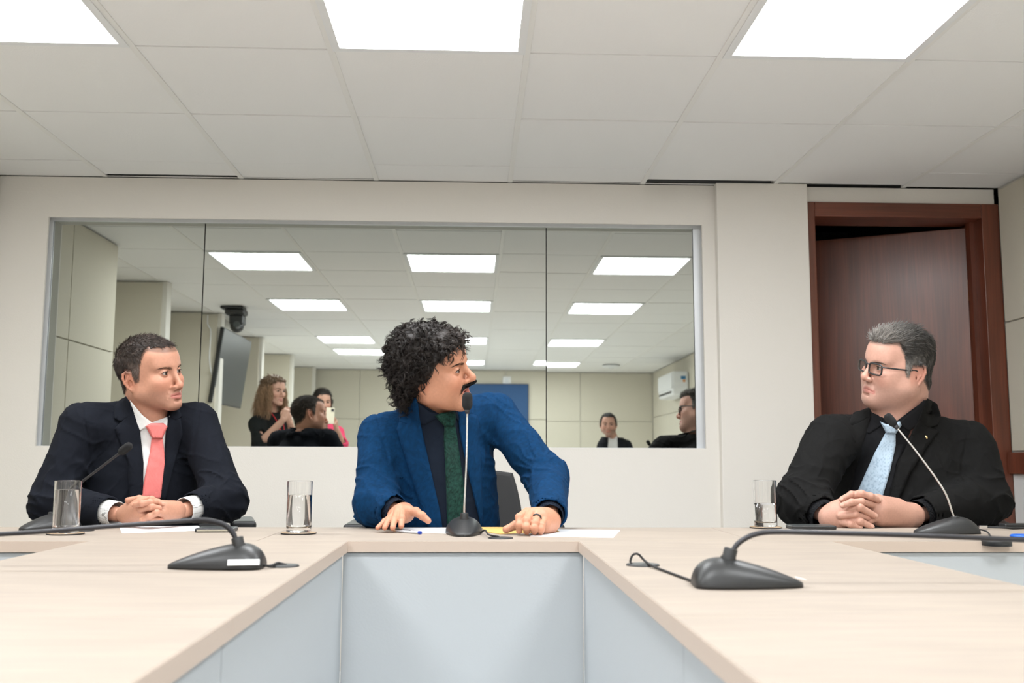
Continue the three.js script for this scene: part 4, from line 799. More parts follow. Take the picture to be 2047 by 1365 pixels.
  const g = new THREE.BufferGeometry(); g.setAttribute('position', new THREE.BufferAttribute(P, 3)); g.setAttribute('color', new THREE.BufferAttribute(col, 3)); g.setIndex(idx); g.computeVertexNormals(); return g;
}

// ------------------------------------------------------------------ clothed bodies
function limb(F0, a, b, ra, rb, k) { F0.add(cone(arr(a), arr(b), ra, rb), k); }
function planeCut(w, d, r) { return { c: arr(w), R: r, f: (x, y, z) => Math.max(-((x - w.x) * d.x + (y - w.y) * d.y + (z - w.z) * d.z), Math.hypot(x - w.x, y - w.y, z - w.z) - r) }; }
function figure(o) {
  // o: T (torso frame), sh, el, wr: [right, left] world joints; sizes w, d, belly; returns fields in torso axes
  const inv = o.T.clone().invert(), L = p => p.clone().applyMatrix4(inv), sh = o.sh.map(L), el = o.el.map(L), wr = o.wr.map(L), z = o.size || 1;
  const torso = new Field(), w = o.w, d = o.d, bl = o.belly || [w * 0.98, 0.24, d * 1.05];
  torso.add(ell([0, -0.185, -0.012], [w, 0.215, d]), 0.02);
  torso.add(ell([0, -0.40, bl[3] || 0.0], [bl[0], bl[1], bl[2]]), 0.08);
  torso.add(ell([0, -0.10, -0.045], [w * 0.92, 0.12, d * 0.72]), 0.05);
  for (const i of [0, 1]) { const s = i ? 1 : -1; torso.add(cone([s * 0.052, sh[i].y + o.shR - 0.038 + (o.trap ?? 0.012), -0.04], [sh[i].x * 1.0, sh[i].y + o.shR - 0.034, sh[i].z], o.yoke || 0.042, 0.036), 0.04); torso.add(cone([s * 0.06, -0.02, 0.0], [sh[i].x * 0.85, sh[i].y - 0.01, sh[i].z + 0.01], 0.05, 0.05), 0.05); }
  const all = new Field(); all.o = torso.o.slice();
  const ends = [];
  for (const i of [0, 1]) {
    const dir = wr[i].clone().sub(el[i]).normalize(), e = wr[i].clone().addScaledVector(dir, -(o.sleeveBack || 0.02)), ec = o.cuffR;
    all.add(cone(arr(sh[i]), arr(el[i]), o.shR, o.elR), 0.035);
    all.add(cone(arr(el[i]), arr(e), o.elR * 1.02, ec), 0.03);
    ends.push({ e, dir, r: ec });
  }
  for (const q of ends) { all.cut(planeCut(q.e, q.dir, 0.085), 0.002); all.cut(cone(arr(q.e.clone().addScaledVector(q.dir, -0.03)), arr(q.e.clone().addScaledVector(q.dir, 0.02)), q.r - 0.006, q.r - 0.005), 0.002); }
  if (o.collarR) { const c = o.collarR, cz = o.collarZ ?? -0.03, y0 = o.collarY || 0.02; let pr = null; for (let k = 0; k <= 10; k++) { const a = (-118 + 236 * k / 10) * Math.PI / 180, lift = Math.cos(a) * 0.5 + 0.5; const p = [Math.sin(a) * c, y0 - 0.02 + 0.03 * lift, cz - Math.cos(a) * c]; if (pr) all.add(cone(pr, p, 0.0105, 0.0105), 0.014); pr = p; } }
  const tf = torso.fn(), af0 = all.fn(), amp = o.wrinkle ?? 0.004;
  const folds = (x, y, z0) => {
    let wgt = 0.22; for (const i of [0, 1]) { wgt = Math.max(wgt, 1.15 * (1 - Math.hypot(x - el[i].x, y - el[i].y, z0 - el[i].z) / 0.17), 0.85 * (1 - Math.hypot(x - sh[i].x * 0.93, y - sh[i].y + 0.11, z0 - sh[i].z - 0.03) / 0.12)); }
    const wx = x + 0.03 * n3(x * 6, y * 6, z0 * 6 + o.seed), wy = y + 0.025 * n3(x * 7 + 4, y * 7, z0 * 7 + o.seed);
    const r1 = 1 - Math.abs(n3(wx * 5 + o.seed, wy * 15 + wx * 7, z0 * 6)), r2 = 1 - Math.abs(n3(wx * 11, wy * 9 - wx * 11 + o.seed, z0 * 10 + 3));
    let seam = 0; for (const i of [0, 1]) { const ax = Math.abs(sh[i].x) * 0.93; if (x * sh[i].x > 0) seam += 0.0032 * Math.exp(-(((Math.abs(x) - ax - 0.02 * Math.sin((y - sh[i].y) * 9)) / 0.0045) ** 2)) * sstep(-0.13, -0.05, y - sh[i].y) * sstep(0.16, 0.08, Math.abs(z0 - sh[i].z)); }
    return -seam + amp * wgt * (r1 * r1 * r1 * 1.7 + r2 * r2 * r2 * 0.9 - 0.8);
  };
  const near = (x, y, z0) => { const dd = af0(x, y, z0); return dd > 0.05 || dd < -0.05 ? dd : dd - folds(x, y, z0); };
  const tfold = (x, y, z0) => { const dd = tf(x, y, z0); return dd > 0.05 || dd < -0.05 ? dd : dd - folds(x, y, z0) * 0.5; };
  return { inv, L, sh, el, wr, tf, tfold, jacket: near, ends, folds };
}
function dressing(o, g, base) {
  // helper that adds world or torso geometry to the person's group
  const add = (name, geo, mat, tm, label, parent = g) => { if (tm) geo.applyMatrix4(tm); geo.translate(-base.x, -base.y, -base.z); const m = mesh(name, geo, mat, parent); if (label) m.userData.label = label; return m; };
  return add;
}
function TLocal(T, px, py, z0) { const inv = T.clone().invert(), a = camera.position.clone().applyMatrix4(inv), b = W(px, py, 3).applyMatrix4(inv), t = (z0 - a.z) / (b.z - a.z); return [a.x + (b.x - a.x) * t, a.y + (b.y - a.y) * t]; }
function underBody(fig, T, hands, headGeo, sc) {                     // skin under the clothes joins head and hands into one body
  const B = new Field(); B.add(ell([0, -0.2, -0.01], [0.12, 0.2, 0.07]), 0.02); B.add(ell([0, -0.42, 0], [0.12, 0.18, 0.08]), 0.05); B.add(cone([0, -0.08, -0.03], [0, 0.04, -0.03], 0.05, 0.045), 0.03);
  for (const i of [0, 1]) { B.add(cone([0, -0.06, -0.03], arr(fig.sh[i]), 0.03, 0.035), 0.03); B.add(cone(arr(fig.sh[i]), arr(fig.el[i]), 0.034, 0.03), 0.02); B.add(cone(arr(fig.el[i]), arr(fig.wr[i]), 0.03, 0.022), 0.02); }
  const pts = [V(0, -0.62, 0), V(0, 0.1, 0), V(-0.2, 0, -0.12), V(0.2, 0, 0.12), ...fig.sh, ...fig.el, ...fig.wr], [lo, hi] = bounds(pts, 0.06);
  const g = skin(B.fn(), lo, hi, 0.012, () => sc); g.applyMatrix4(T);
  return mergeGeometries([headGeo, g, ...hands]);
}
function legs(o, add, mat, shoeMat, col) {                           // seated or standing: hips, knees, ankles in world space
  const Fq = new Field(); for (const i of [0, 1]) { Fq.add(cone(arr(o.hip[i]), arr(o.knee[i]), o.r[0], o.r[1]), 0.04); Fq.add(cone(arr(o.knee[i]), arr(o.ankle[i]), o.r[1] * 0.98, o.r[2]), 0.03); } Fq.add(cone(arr(o.hip[0]), arr(o.hip[1]), o.r[0] * 1.12, o.r[0] * 1.12), 0.05);
  const [lo, hi] = bounds([...o.hip, ...o.knee, ...o.ankle], 0.2); add('trousers', skin(Fq.fn(), lo, hi, 0.012, heather(col)), mat);
  for (const i of [0, 1]) { const a = o.ankle[i], t = o.toe, s = new Field(); s.add(cone([a.x, 0.045, a.z], [a.x + t[0] * 0.16, 0.032, a.z + t[1] * 0.16], 0.042, 0.03), 0.02); s.add(cone([a.x, 0.045, a.z], [a.x, a.y + 0.02, a.z], 0.04, 0.036), 0.02); const [l2, h2] = bounds([a, V(a.x + t[0] * 0.2, 0, a.z + t[1] * 0.2)], 0.08); const sf = s.fn(); add('shoe', skin((x, y, z) => Math.max(sf(x, y, z), 0.002 - y), l2, h2, 0.008, () => [0.012, 0.011, 0.011]), shoeMat); }
}
const shoeMat = phy({ vertexColors: true, roughness: 0.35 });
const DARK = [0.0085, 0.0075, 0.007];

function suitedMan(o) {
  const base = V(o.base[0], 0, o.base[1]); const g = thing('person', o.label, 'person', arr(base)); const add = dressing(o, g, base);
  const fig = figure(o), T = o.T, sc = o.head.skin;
  const h = buildHead(o.head);
  const hands = o.hands.map(q => buildHands(q.palms, q.fingers, o.handSkin || sc));
  add('body', underBody(fig, T, hands, h.geo, sc), skinMat);
  for (const e of h.eyes) add('eye', e, phy({ vertexColors: true, roughness: 0.12 }));
  add('eyebrows', h.brows, hairMat); if (h.moustache) add('moustache', h.moustache, hairMat); if (h.teeth) add('teeth', h.teeth, std({ color: lin(0.75, 0.7, 0.6), roughness: 0.25 }));
  if (h.hair) add('hair', h.hair, hairMat, null, o.hairLabel);
  if (o.nails) { const nm = std({ color: lin(sc[0] * 1.08, sc[1] * 1.12, sc[2] * 1.12), roughness: 0.25 }); for (const n of o.nails) add('fingernail', nail(...n), nm); }
  add('eyelashes', h.lashes, hairMat);
  // jacket
  const [lo, hi] = bounds([...fig.sh, ...fig.el, ...fig.wr, V(0, -0.66, 0), V(-0.27, -0.3, -0.2), V(0.27, -0.3, 0.25)], 0.09);
  const jc = heather(o.jacketColor, o.heather || 0.1);
  add('jacket', skin(fig.jacket, lo, hi, o.jh || 0.0055, jc), cloth(0.92, 0), T);
  // pieces laid over the chest
  const tl = (list, z0 = 0.1) => list.map(q => TLocal(T, q[0], q[1], z0));
  const nk = o.head.neck.clone().applyMatrix4(fig.inv), hb = V(0, -0.045, -0.03).applyMatrix4(o.head.mat).applyMatrix4(fig.inv), nr = o.head.neckR || 0.058;
  const neckCone = cone(arr(nk.clone().add(V(0, -0.02, 0))), arr(hb), nr + 0.008, nr + 0.005).f;
  const chest = (x, y, z) => smin(fig.tfold(x, y, z), neckCone(x, y, z), 0.03);
  const cf = o.clothF || 0;
  add('shirt', drape(tl(o.V, o.zV || 0.1), chest, 0.0, 0.004, heather(o.shirtColor, 0.05), 0.008), cloth(0.8, 0), T);
  for (const lp of o.lapels) add('lapel', drape(tl(lp, o.zV || 0.1), chest, 0.006, 0.0085, jc, 0.007), cloth(0.92, 0), T);
  for (const lp of o.collars || []) add('jacket_collar', drape(tl(lp, o.zC || 0.06), chest, 0.006, 0.009, jc, 0.007), cloth(0.92, 0), T);
  if (o.tie) {
    add('tie', drape(tl(o.tie, o.zV || 0.1), chest, (x, y) => 0.006, 0.007, o.tieColor, 0.005), cloth(0.55, 0.4), T, o.tieLabel);
    add('tie_knot', drape(tl(o.knot, o.zV || 0.1), chest, 0.010, 0.012, o.tieColor, 0.004), cloth(0.55, 0.4), T);
  }
  // shirt collar: a band round the neck and two leaves
  { const a = nk.clone().add(V(0, o.bandDrop ?? -0.035, 0.0)), ax = hb.clone().sub(nk).normalize(), r0 = nr + 0.004, Hh = o.bandH || 0.052;
    const band = (x, y, z) => { const dx = x - a.x, dy = y - a.y, dz = z - a.z, t = dx * ax.x + dy * ax.y + dz * ax.z, rx = dx - ax.x * t, ry = dy - ax.y * t, rz = dz - ax.z * t, r = Math.hypot(rx, ry, rz), top = Hh - (o.bandDip ?? 0.018) * clamp(rz / (nr || 1) * 0.5 + 0.5); return Math.max(Math.abs(r - (r0 + 0.003 + 0.10 * Math.max(0, 0.03 - t) * 0.5)) - 0.0028, t - top, -t); };
    const [l2, h2] = bounds([a, a.clone().addScaledVector(ax, Hh + 0.02)], nr + 0.03); add('shirt_collar', skin(band, l2, h2, 0.0032, heather(o.shirtColor, 0.05)), cloth(0.8, 0), T); }
  for (const lf of o.leaves || []) add('collar_leaf', drape(tl(lf, o.zL || 0.08), chest, 0.006, 0.004, heather(o.shirtColor, 0.05), 0.005), cloth(0.8, 0), T);
  // cuffs
  fig.ends.forEach((q, i) => {
    const d = q.dir, r = q.r - 0.009, e0 = q.e.clone().addScaledVector(d, -0.035), e1 = q.e.clone().addScaledVector(d, o.cuffShow ?? 0.016), C = new Field();
    C.add(cone(arr(e0), arr(e1), r, r - 0.001), 0.001); C.cut(planeCut(e1, d, 0.08), 0.002); C.cut(cone(arr(e0.clone().addScaledVector(d, 0.01)), arr(e1.clone().addScaledVector(d, 0.03)), r - 0.004, r - 0.004), 0.001);
    const [l2, h2] = bounds([e0, e1], 0.06); add('shirt_cuff', skin(C.fn(), l2, h2, 0.003, heather(o.shirtColor, 0.05)), cloth(0.8, 0), T);
  });
  if (o.hip) legs(o, add, cloth(0.9, 0), shoeMat, o.jacketColor);
  if (o.extra) o.extra({ g, add, T, h, chest, tl, base, fig });
  return g;
}

// ------------------------------------------------------------------ man with the pink tie
const bear = p => Math.atan2(-p.x, -p.z);
const chain = (list, r0, r1) => list.map((q, i) => [W(q[0], q[1], q[2]), mixn(r0, r1, i / (list.length - 1))]);
officeChair('black office chair under the man with the pink tie', W(290, 900, 3.24).x, -3.28, 0.25);
{
  const hp = W(301, 746, 3.12), T = frame(W(290, 852, 3.165), 0.36, -0.06, 0.02), sk = [0.55, 0.275, 0.185];
  const hc = (x, y, z) => { const g = sstep(0.02, 0.09, -0.2 + z) * 0, s = sstep(0.055, 0.02, y) * sstep(-0.04, 0.03, z); const k = 1 + 2.4 * s + (n3(x * 40, y * 40, z * 40) > 0.35 ? 0.8 : 0); return [0.040 * k, 0.029 * k, 0.024 * k]; };
  const line = [[0, 0.059], [20, 0.060], [34, 0.065], [44, 0.069], [51, 0.066], [56, 0.050], [60, 0.044], [64, 0.028], [67, -0.006], [70, -0.024], [80, -0.028], [85, 0.004], [108, 0.010], [116, -0.035], [140, -0.066], [180, -0.074]];
  const Rw = W(252, 1027, 2.87), Lw = W(352, 1020, 2.88);
  const fingers = [
    chain([[284, 1003, 2.805], [303, 998, 2.79], [324, 1007, 2.80]], 0.0094, 0.0078),
    chain([[282, 1018, 2.79], [303, 1013, 2.772], [318, 1016, 2.785]], 0.0095, 0.0082),
    chain([[284, 1033, 2.795], [304, 1036, 2.785], [322, 1041, 2.795]], 0.0088, 0.0074),
    chain([[316, 1003, 2.80], [300, 1004, 2.775], [284, 1006.5, 2.77], [268, 1009, 2.782]], 0.0092, 0.0078),
    chain([[326, 1027, 2.80], [313, 1025, 2.772], [299, 1032, 2.768], [286, 1038, 2.775]], 0.0092, 0.0078),
    chain([[304, 999, 2.83], [278, 997, 2.82], [256, 1000, 2.825]], 0.010, 0.0088),
  ];
  suitedMan({
    label: 'man in a black suit and pink tie, hands clasped on the table', base: [hp.x, -3.22], T, seed: 1.3, wrinkle: 0.0065,
    sh: [W(161, 851, 3.09), W(396, 850, 3.20)], el: [W(104, 1004, 3.02), W(450, 1000, 3.07)], wr: [W(236, 1028, 2.89), W(366, 1020, 2.90)],
    w: 0.172, d: 0.115, shR: 0.062, elR: 0.060, cuffR: 0.046, sleeveBack: 0.035, cuffShow: 0.034, collarR: 0.078, collarY: 0.03,
    jacketColor: [0.0072, 0.0087, 0.0135], heather: 0.12, shirtColor: [0.70, 0.70, 0.69],
    head: { mat: frame(hp, bear(hp) + 0.87, 0.03, 0.20, 0.98), neck: W(297, 850, 3.16), neckR: 0.060, fat: 0.12, brows: 85, skin: sk, stubble: 0.24, gaze: [0.12, 0.0], nose: 0.9, lip: [0.43, 0.135, 0.115], noseY: -0.007, mouthY: -0.003, browLow: 0.0025, brow: [0.10, 0.058, 0.038],
      hair: { line, c: DARK, scalp: [0.12, 0.07, 0.05], dense: 0.7, low: -0.09, col: hc, n: 7200, vol: (x, y, z, m) => 0.0034 * sstep(0, 0.03, m) * (1 - 0.35 * sstep(0.02, 0.09, z)) - 0.0005 + 0.0012 * n3(x * 120, y * 120, z * 120), strand: combed((x, y, z) => 0.008 + 0.005 * sstep(0, 0.09, y), (x, y) => 0.18, (x, y, z) => y > 0.06 ? [x * 3, 0.1, 0.7] : [0, -0.9, 0.25], hc, 0.0005) } },
    hands: [{ palms: [[Rw, W(282, 1016, 2.82), 0.027, 0.027], [W(262, 1030, 2.855), W(288, 1030, 2.81), 0.024, 0.02], [W(268, 1012, 2.85), W(286, 1006, 2.82), 0.022, 0.018]], fingers: fingers.slice(0, 3) }, { palms: [[Lw, W(322, 1018, 2.82), 0.027, 0.026], [W(346, 1024, 2.86), W(322, 1032, 2.815), 0.023, 0.018]], fingers: fingers.slice(3) }],
    V: [[258, 802], [276, 856], [283, 930], [281, 1000], [322, 1000], [331, 925], [335, 871], [342, 832], [300, 846]], zV: 0.105,
    lapels: [[[229, 857], [243, 843], [258, 812], [264, 812], [280, 858], [287, 925], [285, 1000], [259, 1000], [255, 922]], [[337, 832], [352, 838], [363, 836], [367, 873], [350, 930], [331, 1000], [319, 1000], [328, 925], [332, 871]]],
    collars: [[[252, 792], [238, 802], [229, 812], [228, 836], [243, 845], [262, 832], [260, 804]], [[346, 812], [358, 818], [364, 832], [353, 841], [338, 836]]],
    tie: [[304, 872], [326, 872], [331, 925], [322, 996], [281, 994], [290, 950], [300, 905]], knot: [[291, 852], [302, 846], [328, 846], [336, 853], [325, 878], [305, 878]], tieColor: (x, y, z) => { const k = 1 + 0.05 * Math.sin((x + y) * 1900) + 0.03 * n3(x * 60, y * 60, z * 60); return [0.72 * k, 0.19 * k, 0.175 * k]; },
    leaves: [[[260, 800], [272, 858], [280, 862], [306, 846], [285, 830]], [[342, 830], [341, 856], [337, 857], [322, 846]]], zL: 0.085,
    hip: [W(250, 1170, 3.15), W(340, 1170, 3.2)].map(p => p.setY(0.56)), knee: [V(-1.12, 0.55, -2.68), V(-0.8, 0.55, -2.7)], ankle: [V(-1.12, 0.1, -2.72), V(-0.8, 0.1, -2.74)], toe: [0.1, 0.99], r: [0.085, 0.068, 0.05],
    nails: [[fingers[0][2][0], fingers[0][1][0], V(0, 0.4, 1), 0.0078], [fingers[3][3][0], fingers[3][2][0], V(0, 0.3, 1), 0.0078], [fingers[4][3][0], fingers[4][2][0], V(0, 0.3, 1), 0.0078]],
    hairLabel: 'short dark hair thinning at the front',
  });
}
// ------------------------------------------------------------------ speaker in the blue suit
officeChair('black office chair under the speaker in the blue suit', W(910, 900, 3.2).x, -3.22, 0.02);
{
  const hp = W(866, 738, 2.86), T = frame(W(868, 842, 2.98), 0.10, -0.10, 0.10), sk = [0.58, 0.28, 0.176];
  const hc = (x, y, z) => { const g = sstep(0.02, 0.10, z) * sstep(0.05, 0.1, y); const k = 1 + 1.2 * g; return [0.020 * k, 0.0155 * k, 0.0135 * k]; };
  const line = [[0, 0.066], [20, 0.062], [35, 0.050], [50, 0.034], [60, 0.016], [70, -0.004], [80, -0.018], [92, -0.024], [104, -0.052], [130, -0.09], [180, -0.10]];
  const lump = (x, y, z) => 0.5 + 0.5 * n3(x * 42 + 3, y * 42, z * 42);
  const fr = [
    chain([[783, 1031, 2.735], [769, 1042, 2.70], [755, 1055, 2.672]], 0.0086, 0.0066),
    chain([[788, 1027, 2.725], [776, 1041, 2.685], [769, 1055, 2.655]], 0.0094, 0.0072),
    chain([[794, 1023, 2.72], [788, 1040, 2.675], [785, 1055, 2.645]], 0.0096, 0.0076),
    chain([[803, 1021, 2.72], [803, 1036, 2.685], [802, 1052, 2.665]], 0.0096, 0.0078),
    chain([[820, 1022, 2.735], [831, 1023, 2.725], [844, 1031, 2.715], [856, 1041, 2.71]], 0.0135, 0.0086),
  ];
  const fl = [
    chain([[1052, 1023, 2.61], [1038, 1034, 2.575], [1038, 1050, 2.56], [1038, 1061, 2.565]], 0.0108, 0.0082),
    chain([[1062, 1024, 2.605], [1053, 1041, 2.562], [1052, 1054, 2.55], [1053, 1062, 2.56]], 0.0106, 0.0086),
    chain([[1075, 1029, 2.605], [1070, 1046, 2.557], [1068, 1056, 2.548], [1068, 1062, 2.56]], 0.0104, 0.0086),
    chain([[1088, 1036, 2.61], [1082, 1051, 2.562], [1081, 1058, 2.555], [1081, 1063, 2.565]], 0.0098, 0.0082),
    chain([[1050, 1042, 2.61], [1030, 1050, 2.60], [1012, 1058, 2.595]], 0.0125, 0.0098),
  ];
  suitedMan({
    label: 'curly-haired man with a moustache in a blue suit speaking into a microphone', base: [0.02, -3.15], T, seed: 5.1,
    sh: [W(757, 874, 2.97), W(994, 831, 3.03)], el: [W(752, 1006, 2.86), W(1094, 955, 2.92)], wr: [W(800, 1026, 2.765), W(1100, 1037, 2.655)],
    w: 0.172, d: 0.115, shR: 0.061, elR: 0.060, cuffR: 0.046, sleeveBack: 0.028, cuffShow: 0.018, collarR: 0.078, collarY: 0.03,
    jacketColor: [0.0022, 0.031, 0.092], heather: 0.22, shirtColor: [0.008, 0.0135, 0.026], rough: 0.75, sheen: 0.25, wrinkle: 0.007,
    head: { mat: frame(hp, bear(hp) + 1.22, 0.03, 0.34, 1.03), neck: W(872, 838, 2.97), neckR: 0.062, fat: 0.2, brows: 100, skin: sk, stubble: 0.07, gaze: [0.05, 0.05], nose: 1.12, noseY: 0.006, mouthY: 0.011, mouthOpen: 0.009, eyeOpen: 0.0038, lip: [0.55, 0.20, 0.17], brow: [0.05, 0.03, 0.022], teeth: true, moustache: { n: 900, c: [0.011, 0.0085, 0.008] },
      hair: { line, c: DARK, scalp: [0.02, 0.016, 0.014], dense: 1, low: -0.125, col: hc, n: 8800, h: 0.0030, vol: (x, y, z, m) => (0.004 + 0.004 * (1 - Math.abs(n3(x * 95, y * 75, z * 95 + 2 * lump(x, y, z)))) + 0.011 * lump(x, y, z) + 0.005 * sstep(0.0, -0.08, z)) * sstep(-0.006, 0.02, m) - 0.001, strand: locks((x, y, z) => 0.05 + 0.016 * sstep(0.02, -0.06, y), 0.0085, (x, y, z) => [x * 6, -0.55, -0.5 + (z > 0.05 ? 0.6 : 0)], hc, 0.00095, 8) } },
    hands: [{ palms: [[W(806, 1024, 2.775), W(800, 1022, 2.735), 0.024, 0.021], [W(800, 1026, 2.77), W(786, 1030, 2.74), 0.022, 0.0165], [W(812, 1022, 2.77), W(818, 1022, 2.74), 0.020, 0.016], [W(812, 1030, 2.76), W(806, 1036, 2.735), 0.018, 0.013]], fingers: fr },
      { palms: [[W(1100, 1040, 2.67), W(1078, 1036, 2.615), 0.0285, 0.0265], [W(1096, 1048, 2.66), W(1086, 1048, 2.615), 0.024, 0.021], [W(1090, 1034, 2.65), W(1058, 1030, 2.615), 0.024, 0.019], [W(1085, 1050, 2.63), W(1055, 1050, 2.60), 0.017, 0.015]], fingers: fl }],
    V: [[829, 800], [838, 849], [856, 936], [874, 1018], [880, 1056], [966, 1056], [960, 1030], [938, 936], [923, 866], [916, 822], [880, 828]], zV: 0.105,
    lapels: [[[793, 860], [800, 842], [812, 846], [834, 810], [842, 850], [860, 935], [879, 1020], [884, 1056], [856, 1056], [828, 972], [801, 887]], [[918, 826], [944, 828], [960, 834], [964, 901], [967, 1056], [962, 1056], [955, 1025], [934, 936], [920, 866]]],
    collars: [[[829, 792], [812, 800], [800, 810], [798, 842], [812, 849], [838, 840], [834, 806]], [[912, 814], [938, 814], [946, 828], [924, 836], [917, 832]]],
    tie: [[889, 846], [911, 846], [916, 880], [926, 960], [930, 1056], [893, 1056], [891, 960], [888, 880]], knot: [[868, 830], [884, 824], [910, 822], [914, 834], [910, 853], [889, 853]], tieColor: (x, y, z) => { const k = 1 + 0.75 * n3(x * 330, y * 330, z * 330); return [0.010 * k, 0.042 * k, 0.033 * k]; },
    leaves: [[[831, 802], [838, 846], [849, 848], [884, 827], [858, 822]], [[916, 818], [922, 840], [919, 846], [908, 826]]], zL: 0.085,
    hip: [V(-0.09, 0.56, -3.2), V(0.12, 0.56, -3.2)], knee: [V(-0.18, 0.55, -2.72), V(0.2, 0.55, -2.72)], ankle: [V(-0.18, 0.1, -2.76), V(0.2, 0.1, -2.76)], toe: [0, 1], r: [0.085, 0.068, 0.05],
    hairLabel: 'thick dark curly hair greying at the front',
    extra: ({ add }) => {
      const a = fl[2][0][0], b = fl[2][1][0], p = a.clone().lerp(b, 0.42), d = b.clone().sub(a).normalize(), rg = new THREE.TorusGeometry(0.0113, 0.0021, 10, 36).scale(1, 1, 1.5); rg.applyQuaternion(new THREE.Quaternion().setFromUnitVectors(V(0, 0, 1), d)); rg.translate(p.x, p.y, p.z); add('ring', rg, M.blackPlastic, null, 'black finger ring');
    },
  });
}
